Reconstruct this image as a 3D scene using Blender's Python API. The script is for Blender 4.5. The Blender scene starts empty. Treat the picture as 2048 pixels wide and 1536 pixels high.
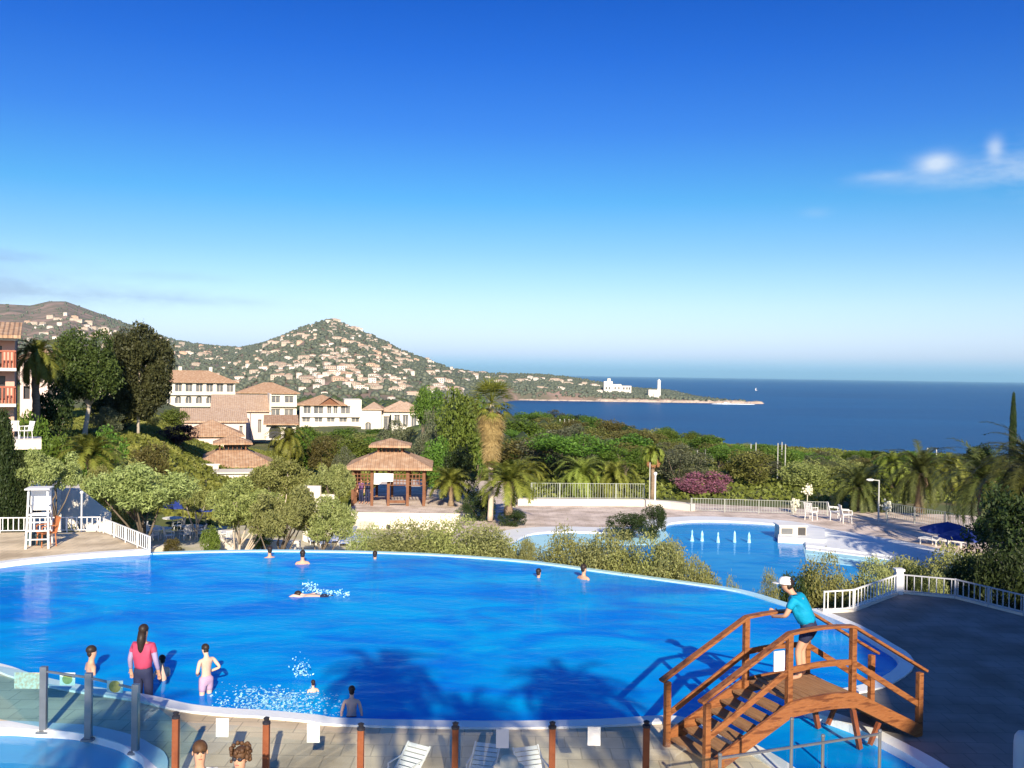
import bpy, bmesh, math, random
import numpy as np
from mathutils import Vector, Matrix
from mathutils.geometry import tessellate_polygon
R = math.radians
random.seed(7); rng = np.random.default_rng(7)
S = bpy.context.scene
COL = S.collection
# ------------------------------------------------------------------ camera
F = 1950.0
CAM = Vector((0, 0, 5.8))
RM = Matrix.Rotation(R(90 - 0.588), 3, 'X') @ Matrix.Rotation(R(0.83), 3, 'Z')
cd = bpy.data.cameras.new('camera'); cam = bpy.data.objects.new('camera', cd); COL.objects.link(cam)
cam.matrix_world = Matrix.Translation(CAM) @ RM.to_4x4()
cd.sensor_width = 36; cd.lens = F / 2048 * 36; cd.clip_start = 0.1; cd.clip_end = 200000
S.camera = cam
def ray(u, v): return RM @ Vector(((u - 1024) / F, -(v - 768) / F, -1))
def P(u, v, d):
    r = ray(u, v); return CAM + r * (d / r.y)
def G(u, v, z=0.1):
    r = ray(u, v); return CAM + r * ((z - CAM.z) / r.z)
def lerp(a, b, t): return a + (b - a) * t
def ss(a, b, x):
    t = min(1, max(0, (x - a) / (b - a))); return t * t * (3 - 2 * t)
# ------------------------------------------------------------------ light
EL, AZ = 24.0, 171.3
S.view_settings.view_transform = 'Standard'; S.view_settings.look = 'None'
S.view_settings.exposure = 0.75; S.view_settings.gamma = 1
EXPF = 2 ** 0.75
sl = bpy.data.lights.new('sun', 'SUN'); sl.energy = 5.0; sl.angle = R(0.5); sl.color = (1.0, 0.87, 0.68)
so = bpy.data.objects.new('sun', sl); COL.objects.link(so)
sdir = Vector((math.sin(R(AZ)) * math.cos(R(EL)), math.cos(R(AZ)) * math.cos(R(EL)), math.sin(R(EL))))
so.rotation_euler = sdir.to_track_quat('Z', 'Y').to_euler(); so.location = (0, -30, 40)
W = bpy.data.worlds.new('World'); S.world = W; W.use_nodes = True
nt = W.node_tree; N = nt.nodes; Lk = nt.links; bg = N['Background']
sky = N.new('ShaderNodeTexSky'); sky.sky_type = 'NISHITA'; sky.sun_disc = False
sky.sun_elevation = R(EL); sky.sun_rotation = R(AZ)
tc = N.new('ShaderNodeTexCoord'); sep = N.new('ShaderNodeSeparateXYZ'); Lk.new(tc.outputs['Generated'], sep.inputs[0])
def mth(op, a, b=None, c=None):
    n = N.new('ShaderNodeMath'); n.operation = op
    for i, x in enumerate((a, b, c)):
        if x is None: continue
        if isinstance(x, (int, float)): n.inputs[i].default_value = x
        else: Lk.new(x, n.inputs[i])
    return n.outputs[0]
ramp = N.new('ShaderNodeValToRGB'); zc = mth('MAXIMUM', sep.outputs[2], 0.0)
Lk.new(zc, ramp.inputs[0])
stops = [(0.0, (.70, 1.35, 3.1)), (0.5, (.95, 1.6, 3.1)), (1.2, (1.3, 1.55, 2.7)), (2.2, (1.30, 1.48, 2.3)), (4, (1.14, 1.36, 1.82)), (7, (.68, 1.08, 1.54)),
         (10, (.32, .90, 1.42)), (14, (.18, .62, 1.46)), (18, (.085, .47, 1.42)), (21, (.045, .39, 1.32)), (35, (.12, .45, 1.4)), (70, (.5, .8, 1.3))]
cr = ramp.color_ramp; cr.elements[0].position = 0; cr.elements[1].position = math.sin(R(70))
for i, (e, c) in enumerate(stops):
    p = math.sin(R(e)); col = tuple(x / EXPF / 3 for x in c) + (1,)
    el = cr.elements[0] if i == 0 else (cr.elements[len(cr.elements) - 1] if i == len(stops) - 1 else cr.elements.new(p))
    el.position = p; el.color = col
mul = N.new('ShaderNodeMix'); mul.data_type = 'RGBA'; mul.blend_type = 'MULTIPLY'; mul.inputs[0].default_value = 1
Lk.new(sky.outputs[0], mul.inputs[6]); Lk.new(ramp.outputs[0], mul.inputs[7])
sc3 = N.new('ShaderNodeVectorMath'); sc3.operation = 'SCALE'; sc3.inputs[3].default_value = 3.0; Lk.new(mul.outputs[2], sc3.inputs[0])
# clouds as places in the sky (azimuth, elevation)
az = mth('ARCTAN2', sep.outputs[0], sep.outputs[1]); elv = mth('ARCSINE', sep.outputs[2])
nz = N.new('ShaderNodeTexNoise'); nz.inputs['Scale'].default_value = 26; nz.inputs['Detail'].default_value = 10; nz.inputs['Roughness'].default_value = .62
mp = N.new('ShaderNodeMapping'); mp.inputs['Scale'].default_value = (1, 1, 3.2); Lk.new(tc.outputs['Generated'], mp.inputs[0]); Lk.new(mp.outputs[0], nz.inputs[0])
wob = mth('MULTIPLY', mth('SUBTRACT', nz.outputs[0], 0.5), 1.7)
def puff(u, v, su, sv, amp, wb=1.0):
    r = ray(u, v).normalized(); a0 = math.atan2(r.x, r.y); e0 = math.asin(r.z)
    dx = mth('DIVIDE', mth('SUBTRACT', az, a0), su / F); dy = mth('DIVIDE', mth('SUBTRACT', elv, e0), sv / F)
    q = mth('ADD', mth('MULTIPLY', dx, dx), mth('MULTIPLY', dy, dy))
    g = mth('EXPONENT', mth('MULTIPLY', q, -1.0))
    return mth('MULTIPLY', mth('MAXIMUM', mth('ADD', g, mth('MULTIPLY', mth('MULTIPLY', wob, wb), mth('SQRT', g))), 0.0), amp)
cl = None
for a in [(1874, 326, 30, 17, .90, .35), (1990, 297, 13, 18, .62, .4), (1890, 356, 110, 16, .20, 1.2), (2040, 338, 80, 22, .28, 1.1),
          (1760, 352, 40, 10, .25, 1), (1630, 426, 25, 9, .12, .6), (2200, 330, 90, 40, .5, 1), (1935, 708, 30, 6, .15, .5)]:
    g = puff(*a); cl = g if cl is None else mth('ADD', cl, g)
cl = mth('MINIMUM', cl, 0.85)
pl = None
for a in [(10, 512, 70, 10, .35, 1), (360, 600, 160, 11, .22, 1), (60, 585, 220, 16, .25, 1), (330, 553, 100, 8, .15, 1), (-150, 560, 200, 40, .4, 1)]:
    g = puff(*a); pl = g if pl is None else mth('ADD', pl, g)
pl = mth('MINIMUM', pl, 0.5)
m1 = N.new('ShaderNodeMix'); m1.data_type = 'RGBA'; Lk.new(cl, m1.inputs[0]); Lk.new(sc3.outputs[0], m1.inputs[6])
m1.inputs[7].default_value = (7.5 / EXPF, 8.6 / EXPF, 10.0 / EXPF, 1)
m2 = N.new('ShaderNodeMix'); m2.data_type = 'RGBA'; Lk.new(pl, m2.inputs[0]); Lk.new(m1.outputs[2], m2.inputs[6])
m2.inputs[7].default_value = (2.6 / EXPF, 3.4 / EXPF, 6.0 / EXPF, 1)
Lk.new(m2.outputs[2], bg.inputs[0]); bg.inputs[1].default_value = 0.1
# ------------------------------------------------------------------ materials
def M(name, c1, c2=None, scale=3.0, rough=0.8, bump=0.0, bscale=20.0, metal=0.0, stretch=None, spec=0.3, contrast=1.0, coord='Object', c3=None, detail=5):
    m = bpy.data.materials.new(name); m.use_nodes = True; t = m.node_tree; n = t.nodes; b = n['Principled BSDF']
    b.inputs['Roughness'].default_value = rough; b.inputs['Metallic'].default_value = metal; b.inputs['Specular IOR Level'].default_value = spec
    c2 = c2 or tuple(x * 0.85 for x in c1)
    co = n.new('ShaderNodeTexCoord'); mp = n.new('ShaderNodeMapping'); t.links.new(co.outputs[coord], mp.inputs[0])
    if stretch: mp.inputs['Scale'].default_value = stretch
    z = n.new('ShaderNodeTexNoise'); z.inputs['Scale'].default_value = scale; z.inputs['Detail'].default_value = detail; t.links.new(mp.outputs[0], z.inputs[0])
    r = n.new('ShaderNodeValToRGB'); t.links.new(z.outputs[0], r.inputs[0])
    w = 0.22 / contrast
    r.color_ramp.elements[0].position = 0.5 - w; r.color_ramp.elements[0].color = (*c1, 1)
    r.color_ramp.elements[1].position = 0.5 + w; r.color_ramp.elements[1].color = (*c2, 1)
    if c3: e = r.color_ramp.elements.new(0.5); e.color = (*c3, 1)
    t.links.new(r.outputs[0], b.inputs['Base Color'])
    if bump:
        z2 = n.new('ShaderNodeTexNoise'); z2.inputs['Scale'].default_value = bscale; z2.inputs['Detail'].default_value = 4; t.links.new(mp.outputs[0], z2.inputs[0])
        bp = n.new('ShaderNodeBump'); bp.inputs['Strength'].default_value = bump; bp.inputs['Distance'].default_value = 0.05
        t.links.new(z2.outputs[0], bp.inputs['Height']); t.links.new(bp.outputs[0], b.inputs['Normal'])
    return m
def leafmat(name, c1, c2, c3=None, scale=1.4, trans=0.25):
    # per-leaf variety from fine noise, per-clump variety from coarse noise, per-tree variety from object random
    m = bpy.data.materials.new(name); m.use_nodes = True; t = m.node_tree; n = t.nodes; b = n['Principled BSDF']; out = n['Material Output']
    co = n.new('ShaderNodeTexCoord'); z = n.new('ShaderNodeTexNoise'); z.inputs['Scale'].default_value = scale * 9; z.inputs['Detail'].default_value = 6
    z.inputs['Roughness'].default_value = 0.75
    t.links.new(co.outputs['Object'], z.inputs[0])
    r = n.new('ShaderNodeValToRGB'); t.links.new(z.outputs[0], r.inputs[0])
    r.color_ramp.elements[0].position = 0.32; r.color_ramp.elements[0].color = (*c1, 1)
    r.color_ramp.elements[1].position = 0.68; r.color_ramp.elements[1].color = (*c2, 1)
    if c3: e = r.color_ramp.elements.new(0.58); e.color = (*c3, 1)
    oi = n.new('ShaderNodeObjectInfo'); hs = n.new('ShaderNodeHueSaturation')
    mr = n.new('ShaderNodeMapRange'); mr.inputs[3].default_value = 0.478; mr.inputs[4].default_value = 0.52; t.links.new(oi.outputs['Random'], mr.inputs[0])
    mv = n.new('ShaderNodeMapRange'); mv.inputs[3].default_value = 0.78; mv.inputs[4].default_value = 1.25; t.links.new(oi.outputs['Random'], mv.inputs[0])
    t.links.new(r.outputs[0], hs.inputs['Color']); t.links.new(mr.outputs[0], hs.inputs['Hue']); t.links.new(mv.outputs[0], hs.inputs['Value'])
    t.links.new(hs.outputs[0], b.inputs['Base Color']); b.inputs['Roughness'].default_value = 0.55; b.inputs['Specular IOR Level'].default_value = 0.25
    tr = n.new('ShaderNodeBsdfTranslucent'); t.links.new(hs.outputs[0], tr.inputs[0])
    mx = n.new('ShaderNodeMixShader'); mx.inputs[0].default_value = trans; t.links.new(b.outputs[0], mx.inputs[1]); t.links.new(tr.outputs[0], mx.inputs[2])
    t.links.new(mx.outputs[0], out.inputs[0])
    return m
def tilemat(name, c1, c2, c3, ax=0, pitch=0.28):
    # clay tiles: half-round rows as bump, colour differing from tile to tile
    m = M(name, c1, c2, scale=2.2, rough=0.85, c3=c3, contrast=1.2, detail=9); t = m.node_tree; n = t.nodes; b = n['Principled BSDF']
    co = n.new('ShaderNodeTexCoord'); w = n.new('ShaderNodeTexWave'); w.wave_type = 'BANDS'; w.bands_direction = 'X' if ax == 0 else 'Y'
    w.inputs['Scale'].default_value = 1 / pitch / 3.14; w.inputs['Distortion'].default_value = 0.4
    t.links.new(co.outputs['Object'], w.inputs[0]); bp = n.new('ShaderNodeBump'); bp.inputs['Strength'].default_value = 0.9; bp.inputs['Distance'].default_value = 0.08
    t.links.new(w.outputs[0], bp.inputs['Height']); t.links.new(bp.outputs[0], b.inputs['Normal'])
    return m
def pavemat(name, c1, c2, mortar, bw=0.5, bh=0.5, offs=0.5, rough=0.8):
    m = bpy.data.materials.new(name); m.use_nodes = True; t = m.node_tree; n = t.nodes; b = n['Principled BSDF']
    co = n.new('ShaderNodeTexCoord'); br = n.new('ShaderNodeTexBrick'); t.links.new(co.outputs['Object'], br.inputs[0])
    br.inputs['Color1'].default_value = (*c1, 1); br.inputs['Color2'].default_value = (*c2, 1); br.inputs['Mortar'].default_value = (*mortar, 1)
    br.inputs['Scale'].default_value = 1; br.inputs['Brick Width'].default_value = bw; br.inputs['Row Height'].default_value = bh; br.offset = offs
    br.inputs['Mortar Size'].default_value = 0.012; br.inputs['Mortar Smooth'].default_value = 0.3
    z = n.new('ShaderNodeTexNoise'); z.inputs['Scale'].default_value = 0.9; z.inputs['Detail'].default_value = 8; t.links.new(co.outputs['Object'], z.inputs[0])
    r = n.new('ShaderNodeValToRGB'); r.color_ramp.elements[0].position = 0.35; r.color_ramp.elements[0].color = (.62, .59, .55, 1)
    r.color_ramp.elements[1].position = 0.62; r.color_ramp.elements[1].color = (1, 1, 1, 1); t.links.new(z.outputs[0], r.inputs[0])
    x = n.new('ShaderNodeMix'); x.data_type = 'RGBA'; x.blend_type = 'MULTIPLY'; x.inputs[0].default_value = 1
    t.links.new(br.outputs[0], x.inputs[6]); t.links.new(r.outputs[0], x.inputs[7]); t.links.new(x.outputs[2], b.inputs['Base Color'])
    bp = n.new('ShaderNodeBump'); bp.inputs['Strength'].default_value = 0.3; bp.inputs['Distance'].default_value = 0.01; bp.invert = True
    t.links.new(br.outputs['Fac'], bp.inputs['Height']); t.links.new(bp.outputs[0], b.inputs['Normal'])
    b.inputs['Roughness'].default_value = rough
    return m
def watermat(name, tint, bump=0.25, scale=2.0, stretch=(1, 1.6, 1), body=None, bodyf=.6):
    m = bpy.data.materials.new(name); m.use_nodes = True; t = m.node_tree; n = t.nodes; out = n['Material Output']; n.remove(n['Principled BSDF'])
    co = n.new('ShaderNodeTexCoord'); mp = n.new('ShaderNodeMapping'); mp.inputs['Scale'].default_value = stretch; t.links.new(co.outputs['Object'], mp.inputs[0])
    z = n.new('ShaderNodeTexNoise'); z.inputs['Scale'].default_value = scale; z.inputs['Detail'].default_value = 5; z.inputs['Roughness'].default_value = 0.6; z.inputs['Distortion'].default_value = 0.6
    z2 = n.new('ShaderNodeTexNoise'); z2.inputs['Scale'].default_value = scale * 0.22; z2.inputs['Detail'].default_value = 2
    t.links.new(mp.outputs[0], z.inputs[0]); t.links.new(mp.outputs[0], z2.inputs[0])
    ad = n.new('ShaderNodeMath'); ad.operation = 'MULTIPLY_ADD'; ad.inputs[1].default_value = 2.5; t.links.new(z2.outputs[0], ad.inputs[0]); t.links.new(z.outputs[0], ad.inputs[2])
    bp = n.new('ShaderNodeBump'); bp.inputs['Strength'].default_value = bump; bp.inputs['Distance'].default_value = 0.05; t.links.new(ad.outputs[0], bp.inputs['Height'])
    fr = n.new('ShaderNodeFresnel'); fr.inputs[0].default_value = 1.33; t.links.new(bp.outputs[0], fr.inputs[1])
    gl = n.new('ShaderNodeBsdfGlossy'); gl.inputs['Roughness'].default_value = 0.04; t.links.new(bp.outputs[0], gl.inputs['Normal'])
    tr = n.new('ShaderNodeBsdfTransparent'); tr.inputs[0].default_value = (*tint, 1)
    if body:   # light scattered back by the water itself
        df = n.new('ShaderNodeBsdfDiffuse'); z3 = n.new('ShaderNodeTexNoise'); z3.inputs['Scale'].default_value = .35; z3.inputs['Detail'].default_value = 6; z3.inputs['Distortion'].default_value = 1.2
        t.links.new(mp.outputs[0], z3.inputs[0]); rr_ = n.new('ShaderNodeValToRGB'); t.links.new(z3.outputs[0], rr_.inputs[0])
        rr_.color_ramp.elements[0].position = .36; rr_.color_ramp.elements[0].color = (*body[0], 1); rr_.color_ramp.elements[1].position = .66; rr_.color_ramp.elements[1].color = (*body[1], 1)
        t.links.new(rr_.outputs[0], df.inputs[0]); t.links.new(bp.outputs[0], df.inputs['Normal'])
        ms = n.new('ShaderNodeMixShader'); ms.inputs[0].default_value = bodyf; t.links.new(tr.outputs[0], ms.inputs[1]); t.links.new(df.outputs[0], ms.inputs[2]); tr = ms
    fm = n.new('ShaderNodeMath'); fm.operation = 'MULTIPLY'; fm.inputs[1].default_value = .6; fm.use_clamp = True; t.links.new(fr.outputs[0], fm.inputs[0])
    mx = n.new('ShaderNodeMixShader'); t.links.new(fm.outputs[0], mx.inputs[0]); t.links.new(tr.outputs[0], mx.inputs[1]); t.links.new(gl.outputs[0], mx.inputs[2])
    t.links.new(mx.outputs[0], out.inputs[0])
    return m
def glassmat(name, tint=(.75, .93, .93), gloss=0.10):
    m = bpy.data.materials.new(name); m.use_nodes = True; t = m.node_tree; n = t.nodes; out = n['Material Output']; n.remove(n['Principled BSDF'])
    gl = n.new('ShaderNodeBsdfGlossy'); gl.inputs['Roughness'].default_value = 0.02
    tr = n.new('ShaderNodeBsdfTransparent'); tr.inputs[0].default_value = (*tint, 1)
    lw = n.new('ShaderNodeValue'); lw.outputs[0].default_value = .07
    mx = n.new('ShaderNodeMixShader'); t.links.new(lw.outputs[0], mx.inputs[0]); t.links.new(tr.outputs[0], mx.inputs[1]); t.links.new(gl.outputs[0], mx.inputs[2])
    t.links.new(mx.outputs[0], out.inputs[0])
    return m
def emptymat(name): pass
m_deck = pavemat('deck_paving', (.80, .66, .45), (.73, .60, .41), (.52, .43, .30), .45, .45)
m_deckR = pavemat('shade_toned_paving', (.25, .235, .22), (.22, .205, .195), (.16, .15, .14), .45, .45)  # beige paving darkened: the shade on this deck is put into its colour
m_pave2 = pavemat('lower_paving', (.78, .66, .56), (.72, .60, .52), (.50, .42, .36), .6, .6)
m_coping = M('white_coping', (.85, .86, .84), (.74, .77, .78), scale=1.5, rough=.5, bump=.1)
m_pool = M('pool_paint', (.0, .33, .85), (.0, .46, .95), scale=.55, rough=.6, contrast=1.0)
m_pool2 = M('pale_pool_paint', (.02, .26, .78), (.03, .34, .88), scale=.5, rough=.6)
m_shallow = M('shallow_pool_paint', (.45, .72, .80), (.35, .66, .78), scale=.6, rough=.6)
m_water = watermat('pool_water', (.72, .93, 1.0), .30, 2.0, body=[(.0, .23, .85), (.0, .47, .98)], bodyf=.76)
m_water2 = watermat('lower_pool_water', (.7, .92, 1.0), .25, 1.2, body=[(.0, .36, .90), (.05, .52, .97)], bodyf=.5)
m_white = M('white_paint', (.82, .81, .78), (.74, .73, .70), scale=.8, rough=.6)
m_plaster = M('cream_plaster', (.76, .70, .60), (.66, .59, .49), scale=.35, rough=.85, bump=.2)
m_wplaster = M('white_plaster', (.78, .72, .62), (.68, .61, .51), scale=.4, rough=.85, bump=.2)
m_pink = M('pink_plaster', (.62, .40, .31), (.52, .32, .25), scale=.5, rough=.85, bump=.2)
m_pinkp = M('pale_pink_plaster', (.78, .62, .54), (.70, .54, .47), scale=.4, rough=.85, bump=.2)
m_tile = tilemat('clay_tiles', (.38, .22, .13), (.56, .39, .26), (.46, .29, .18))
m_tileY = tilemat('clay_tiles_side', (.38, .22, .13), (.56, .39, .26), (.46, .29, .18), ax=1)
m_tile2 = tilemat('pale_clay_tiles', (.50, .33, .22), (.66, .49, .36), (.58, .41, .28))
m_dark = M('dark_opening', (.035, .035, .04), (.06, .055, .05), scale=1, rough=.3, spec=.5)
m_glassd = M('window_glass', (.08, .09, .10), (.20, .20, .20), scale=.6, rough=.12, spec=.7)
m_wood = M('bridge_wood', (.25, .088, .028), (.14, .046, .016), scale=4, rough=.5, bump=.3, bscale=25, contrast=1.6, stretch=(.8, 4, 4), c3=(.30, .115, .038))
m_woodtop = M('worn_boards', (.40, .22, .10), (.26, .13, .06), scale=3, rough=.75, bump=.3, stretch=(8, 1, 1))
m_brown = M('post_wood', (.26, .08, .03), (.18, .05, .02), scale=5, rough=.6, bump=.2)
m_brownp = M('gazebo_wood', (.22, .10, .05), (.15, .06, .03), scale=3, rough=.7, bump=.2)
m_steel = M('grey_steel', (.30, .31, .32), (.22, .23, .24), scale=5, rough=.35, metal=.6)
m_black = M('black_cap', (.02, .02, .03), (.03, .03, .04), rough=.5)
m_glass = glassmat('fence_glass', (.955, .985, .985)); m_glass_t = glassmat('tinted_fence_glass', (.78, .92, .95))
m_bark = M('grey_bark', (.20, .16, .12), (.11, .085, .06), scale=9, rough=.95, bump=.6, stretch=(1, 1, .3))
m_pbark = M('pale_bark', (.62, .54, .44), (.42, .34, .26), scale=4, rough=.9, bump=.4, stretch=(1, 1, .4))
m_pabark = M('palm_bark', (.34, .25, .16), (.20, .14, .09), scale=7, rough=.95, bump=.8, stretch=(.4, .4, 2.5))
m_soil = M('soil', (.20, .15, .09), (.12, .12, .05), scale=.35, rough=1, bump=.5, bscale=3, c3=(.10, .13, .04))
# foliage
lm_olive = leafmat('olive_leaf', (.15, .18, .045), (.47, .47, .19), (.30, .32, .10))
lm_silver = leafmat('silver_leaf', (.17, .21, .06), (.52, .55, .24), (.33, .37, .13))
lm_green = leafmat('green_leaf', (.055, .11, .014), (.22, .32, .05), (.12, .20, .028))
lm_bright = leafmat('bright_leaf', (.07, .13, .02), (.26, .34, .07), (.15, .21, .035))
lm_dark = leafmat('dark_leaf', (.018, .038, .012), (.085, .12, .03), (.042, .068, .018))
lm_brown = leafmat('brownish_leaf', (.08, .075, .022), (.28, .24, .08), (.16, .15, .04))
lm_grey = leafmat('grey_green_leaf', (.08, .095, .05), (.24, .25, .15), (.15, .16, .09))
lm_purple = leafmat('purple_leaf', (.045, .02, .028), (.16, .075, .085), (.09, .04, .05))
lm_shrub = leafmat('shrub_leaf', (.15, .17, .04), (.50, .50, .22), (.32, .34, .11))
lm_shrub2 = leafmat('olive_shrub_leaf', (.14, .155, .045), (.50, .49, .24), (.31, .32, .12))
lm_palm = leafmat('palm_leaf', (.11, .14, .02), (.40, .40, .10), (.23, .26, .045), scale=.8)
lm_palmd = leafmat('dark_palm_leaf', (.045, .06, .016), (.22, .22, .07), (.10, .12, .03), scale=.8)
lm_dead = leafmat('dead_frond', (.24, .15, .06), (.52, .38, .20), (.38, .26, .12), scale=.8)
lm_deadr = leafmat('rust_frond', (.22, .09, .05), (.42, .20, .12), (.32, .14, .08), scale=.8)
lm_flower = leafmat('magenta_flower', (.09, .09, .04), (.52, .22, .38), (.32, .11, .21), scale=1.4)
lm_hill = leafmat('hill_scrub', (.055, .068, .045), (.18, .18, .125), (.105, .115, .078), scale=.02, trans=0)
# ------------------------------------------------------------------ mesh helpers
class MB:
    def __init__(s): s.v = []; s.f = []; s.m = []
    def add(s, vs, fs, mi=0, T=None):
        o = len(s.v)
        s.v += [tuple(T @ Vector(p)) if T is not None else tuple(p) for p in vs]
        s.f += [tuple(i + o for i in f) for f in fs]; s.m += [mi] * len(fs); return s
    def box(s, x0, x1, y0, y1, z0, z1, mi=0, T=None):
        vs = [(x0, y0, z0), (x1, y0, z0), (x1, y1, z0), (x0, y1, z0), (x0, y0, z1), (x1, y0, z1), (x1, y1, z1), (x0, y1, z1)]
        return s.add(vs, [(3, 2, 1, 0), (4, 5, 6, 7), (0, 1, 5, 4), (1, 2, 6, 5), (2, 3, 7, 6), (3, 0, 4, 7)], mi, T)
    def bar(s, a, b, w, h, mi=0, up=(0, 0, 1)):
        a = Vector(a); b = Vector(b); d = (b - a); L = d.length
        if L < 1e-6: return s
        d /= L; up = Vector(up)
        if abs(d.dot(up)) > .999: up = Vector((0, 1, 0))
        x = d.cross(up).normalized(); z = x.cross(d)
        T = Matrix((x, d, z)).transposed().to_4x4(); T.translation = a
        return s.box(-w / 2, w / 2, 0, L, -h / 2, h / 2, mi, T)
    def tube(s, pts, rs, n=7, mi=0, cap=True):
        pts = [Vector(p) for p in pts]; o = len(s.v); prev = None
        for i, p in enumerate(pts):
            d = (pts[min(i + 1, len(pts) - 1)] - pts[max(i - 1, 0)]).normalized()
            ref = Vector((1, 0, 0)) if abs(d.x) < .9 else Vector((0, 1, 0))
            x = d.cross(ref).normalized(); y = d.cross(x)
            r = rs[i] if hasattr(rs, '__len__') else rs
            for k in range(n):
                a = 2 * math.pi * k / n; s.v.append(tuple(p + x * (r * math.cos(a)) + y * (r * math.sin(a))))
        for i in range(len(pts) - 1):
            for k in range(n):
                s.f.append((o + i * n + k, o + (i + 1) * n + k, o + (i + 1) * n + (k + 1) % n, o + i * n + (k + 1) % n)); s.m.append(mi)
        if cap:
            s.f.append(tuple(o + k for k in range(n))); s.m.append(mi)
            s.f.append(tuple(o + (len(pts) - 1) * n + k for k in reversed(range(n)))); s.m.append(mi)
        return s
    def lathe(s, c, prof, n=16, mi=0, sx=1, sy=1):
        o = len(s.v); c = Vector(c)
        for (r, z) in prof:
            for k in range(n):
                a = 2 * math.pi * k / n; s.v.append((c.x + r * sx * math.cos(a), c.y + r * sy * math.sin(a), c.z + z))
        for i in range(len(prof) - 1):
            for k in range(n):
                s.f.append((o + i * n + k, o + i * n + (k + 1) % n, o + (i + 1) * n + (k + 1) % n, o + (i + 1) * n + k)); s.m.append(mi)
        return s
    def ball(s, c, r, n=12, mi=0, sx=1, sy=1, sz=1):
        return s.lathe(c, [(r * math.sin(math.pi * i / (n // 2)) + 1e-4, -r * sz * math.cos(math.pi * i / (n // 2))) for i in range(n // 2 + 1)], n, mi, sx, sy)
    def poly(s, pts, z0, z1, mi=0, side=None):
        pts = [Vector((p[0], p[1], 0)) for p in pts]
        ar = sum(pts[i].x * pts[(i + 1) % len(pts)].y - pts[(i + 1) % len(pts)].x * pts[i].y for i in range(len(pts)))
        if ar < 0: pts = pts[::-1]
        n = len(pts); tri = tessellate_polygon([pts]); vs = [(p.x, p.y, z1) for p in pts] + [(p.x, p.y, z0) for p in pts]
        fs = []
        for t in tri:
            a, b, c = t
            if (pts[b] - pts[a]).cross(pts[c] - pts[a]).z < 0: a, b, c = c, b, a
            fs.append((a, b, c))
            if z1 > z0: fs.append((c + n, b + n, a + n))
        s.add(vs if z1 > z0 else vs[:n], fs, mi)
        if z1 > z0:
            o = len(s.v) - 2 * n
            for i in range(n):
                j = (i + 1) % n; s.f.append((o + i + n, o + j + n, o + j, o + i)); s.m.append(side if side is not None else mi)
        return s
    def build(s, name, mats, parent=None, smooth=False, bevel=0):
        me = bpy.data.meshes.new(name); me.from_pydata(s.v, [], s.f)
        for m in (mats if isinstance(mats, (list, tuple)) else [mats]): me.materials.append(m)
        me.polygons.foreach_set('material_index', s.m)
        if smooth: me.polygons.foreach_set('use_smooth', [True] * len(me.polygons))
        me.update()
        o = bpy.data.objects.new(name, me); COL.objects.link(o)
        if parent: o.parent = parent
        if bevel:
            b = o.modifiers.new('b', 'BEVEL'); b.width = bevel; b.segments = 2
        return o
def tag(o, label, cat, group=None, kind=None):
    if label: o['label'] = label
    if cat: o['category'] = cat
    if group: o['group'] = group
    if kind: o['kind'] = kind
    return o
def struct(o): o['kind'] = 'structure'; return o
def empty(name, loc=(0, 0, 0), rz=0):
    o = bpy.data.objects.new(name, None); o.location = loc; o.rotation_euler = (0, 0, rz); o.empty_display_size = .2; COL.objects.link(o); return o
def copy_tree(root, loc, rz=0, scale=None, label=None, group=None):
    r = root.copy(); COL.objects.link(r); r.location = loc; r.rotation_euler = (0, 0, rz)
    if scale is not None: r.scale = scale if hasattr(scale, '__len__') else (scale,) * 3
    if label: r['label'] = label
    if group: r['group'] = group
    for ch in list(root.children):
        c = ch.copy(); COL.objects.link(c); c.parent = r
        for g in ch.children:
            d = g.copy(); COL.objects.link(d); d.parent = c
    return r
def npmesh(name, V, Fq, mats, parent=None, mi=None, smooth=False):
    me = bpy.data.meshes.new(name); nf, k = Fq.shape
    me.vertices.add(len(V)); me.vertices.foreach_set('co', V.astype(np.float32).ravel())
    me.loops.add(nf * k); me.loops.foreach_set('vertex_index', Fq.astype(np.int32).ravel())
    me.polygons.add(nf); me.polygons.foreach_set('loop_start', (np.arange(nf) * k).astype(np.int32))
    try: me.polygons.foreach_set('loop_total', np.full(nf, k, np.int32))
    except Exception: pass
    for m in (mats if isinstance(mats, (list, tuple)) else [mats]): me.materials.append(m)
    if mi is not None: me.polygons.foreach_set('material_index', mi.astype(np.int32))
    if smooth: me.polygons.foreach_set('use_smooth', np.ones(nf, bool))
    me.update(calc_edges=True); me.validate()
    o = bpy.data.objects.new(name, me); COL.objects.link(o)
    if parent: o.parent = parent
    return o
def leafquads(C, l, w, up=0.3, droop=0.0):
    n = len(C); nr = rng.normal(size=(n, 3)); nr[:, 2] = np.abs(nr[:, 2]) + up; nr /= np.linalg.norm(nr, axis=1)[:, None]
    t = rng.normal(size=(n, 3)); t[:, 2] -= droop; t -= (t * nr).sum(1)[:, None] * nr; t /= np.linalg.norm(t, axis=1)[:, None]
    b = np.cross(nr, t); L = l * rng.uniform(.6, 1.3, (n, 1)) / 2; Wd = w * rng.uniform(.7, 1.2, (n, 1)) / 2
    V = np.stack([C - t * L, C + b * Wd, C + t * L, C - b * Wd], 1).reshape(-1, 3)
    return V, np.arange(n * 4).reshape(n, 4)
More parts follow.
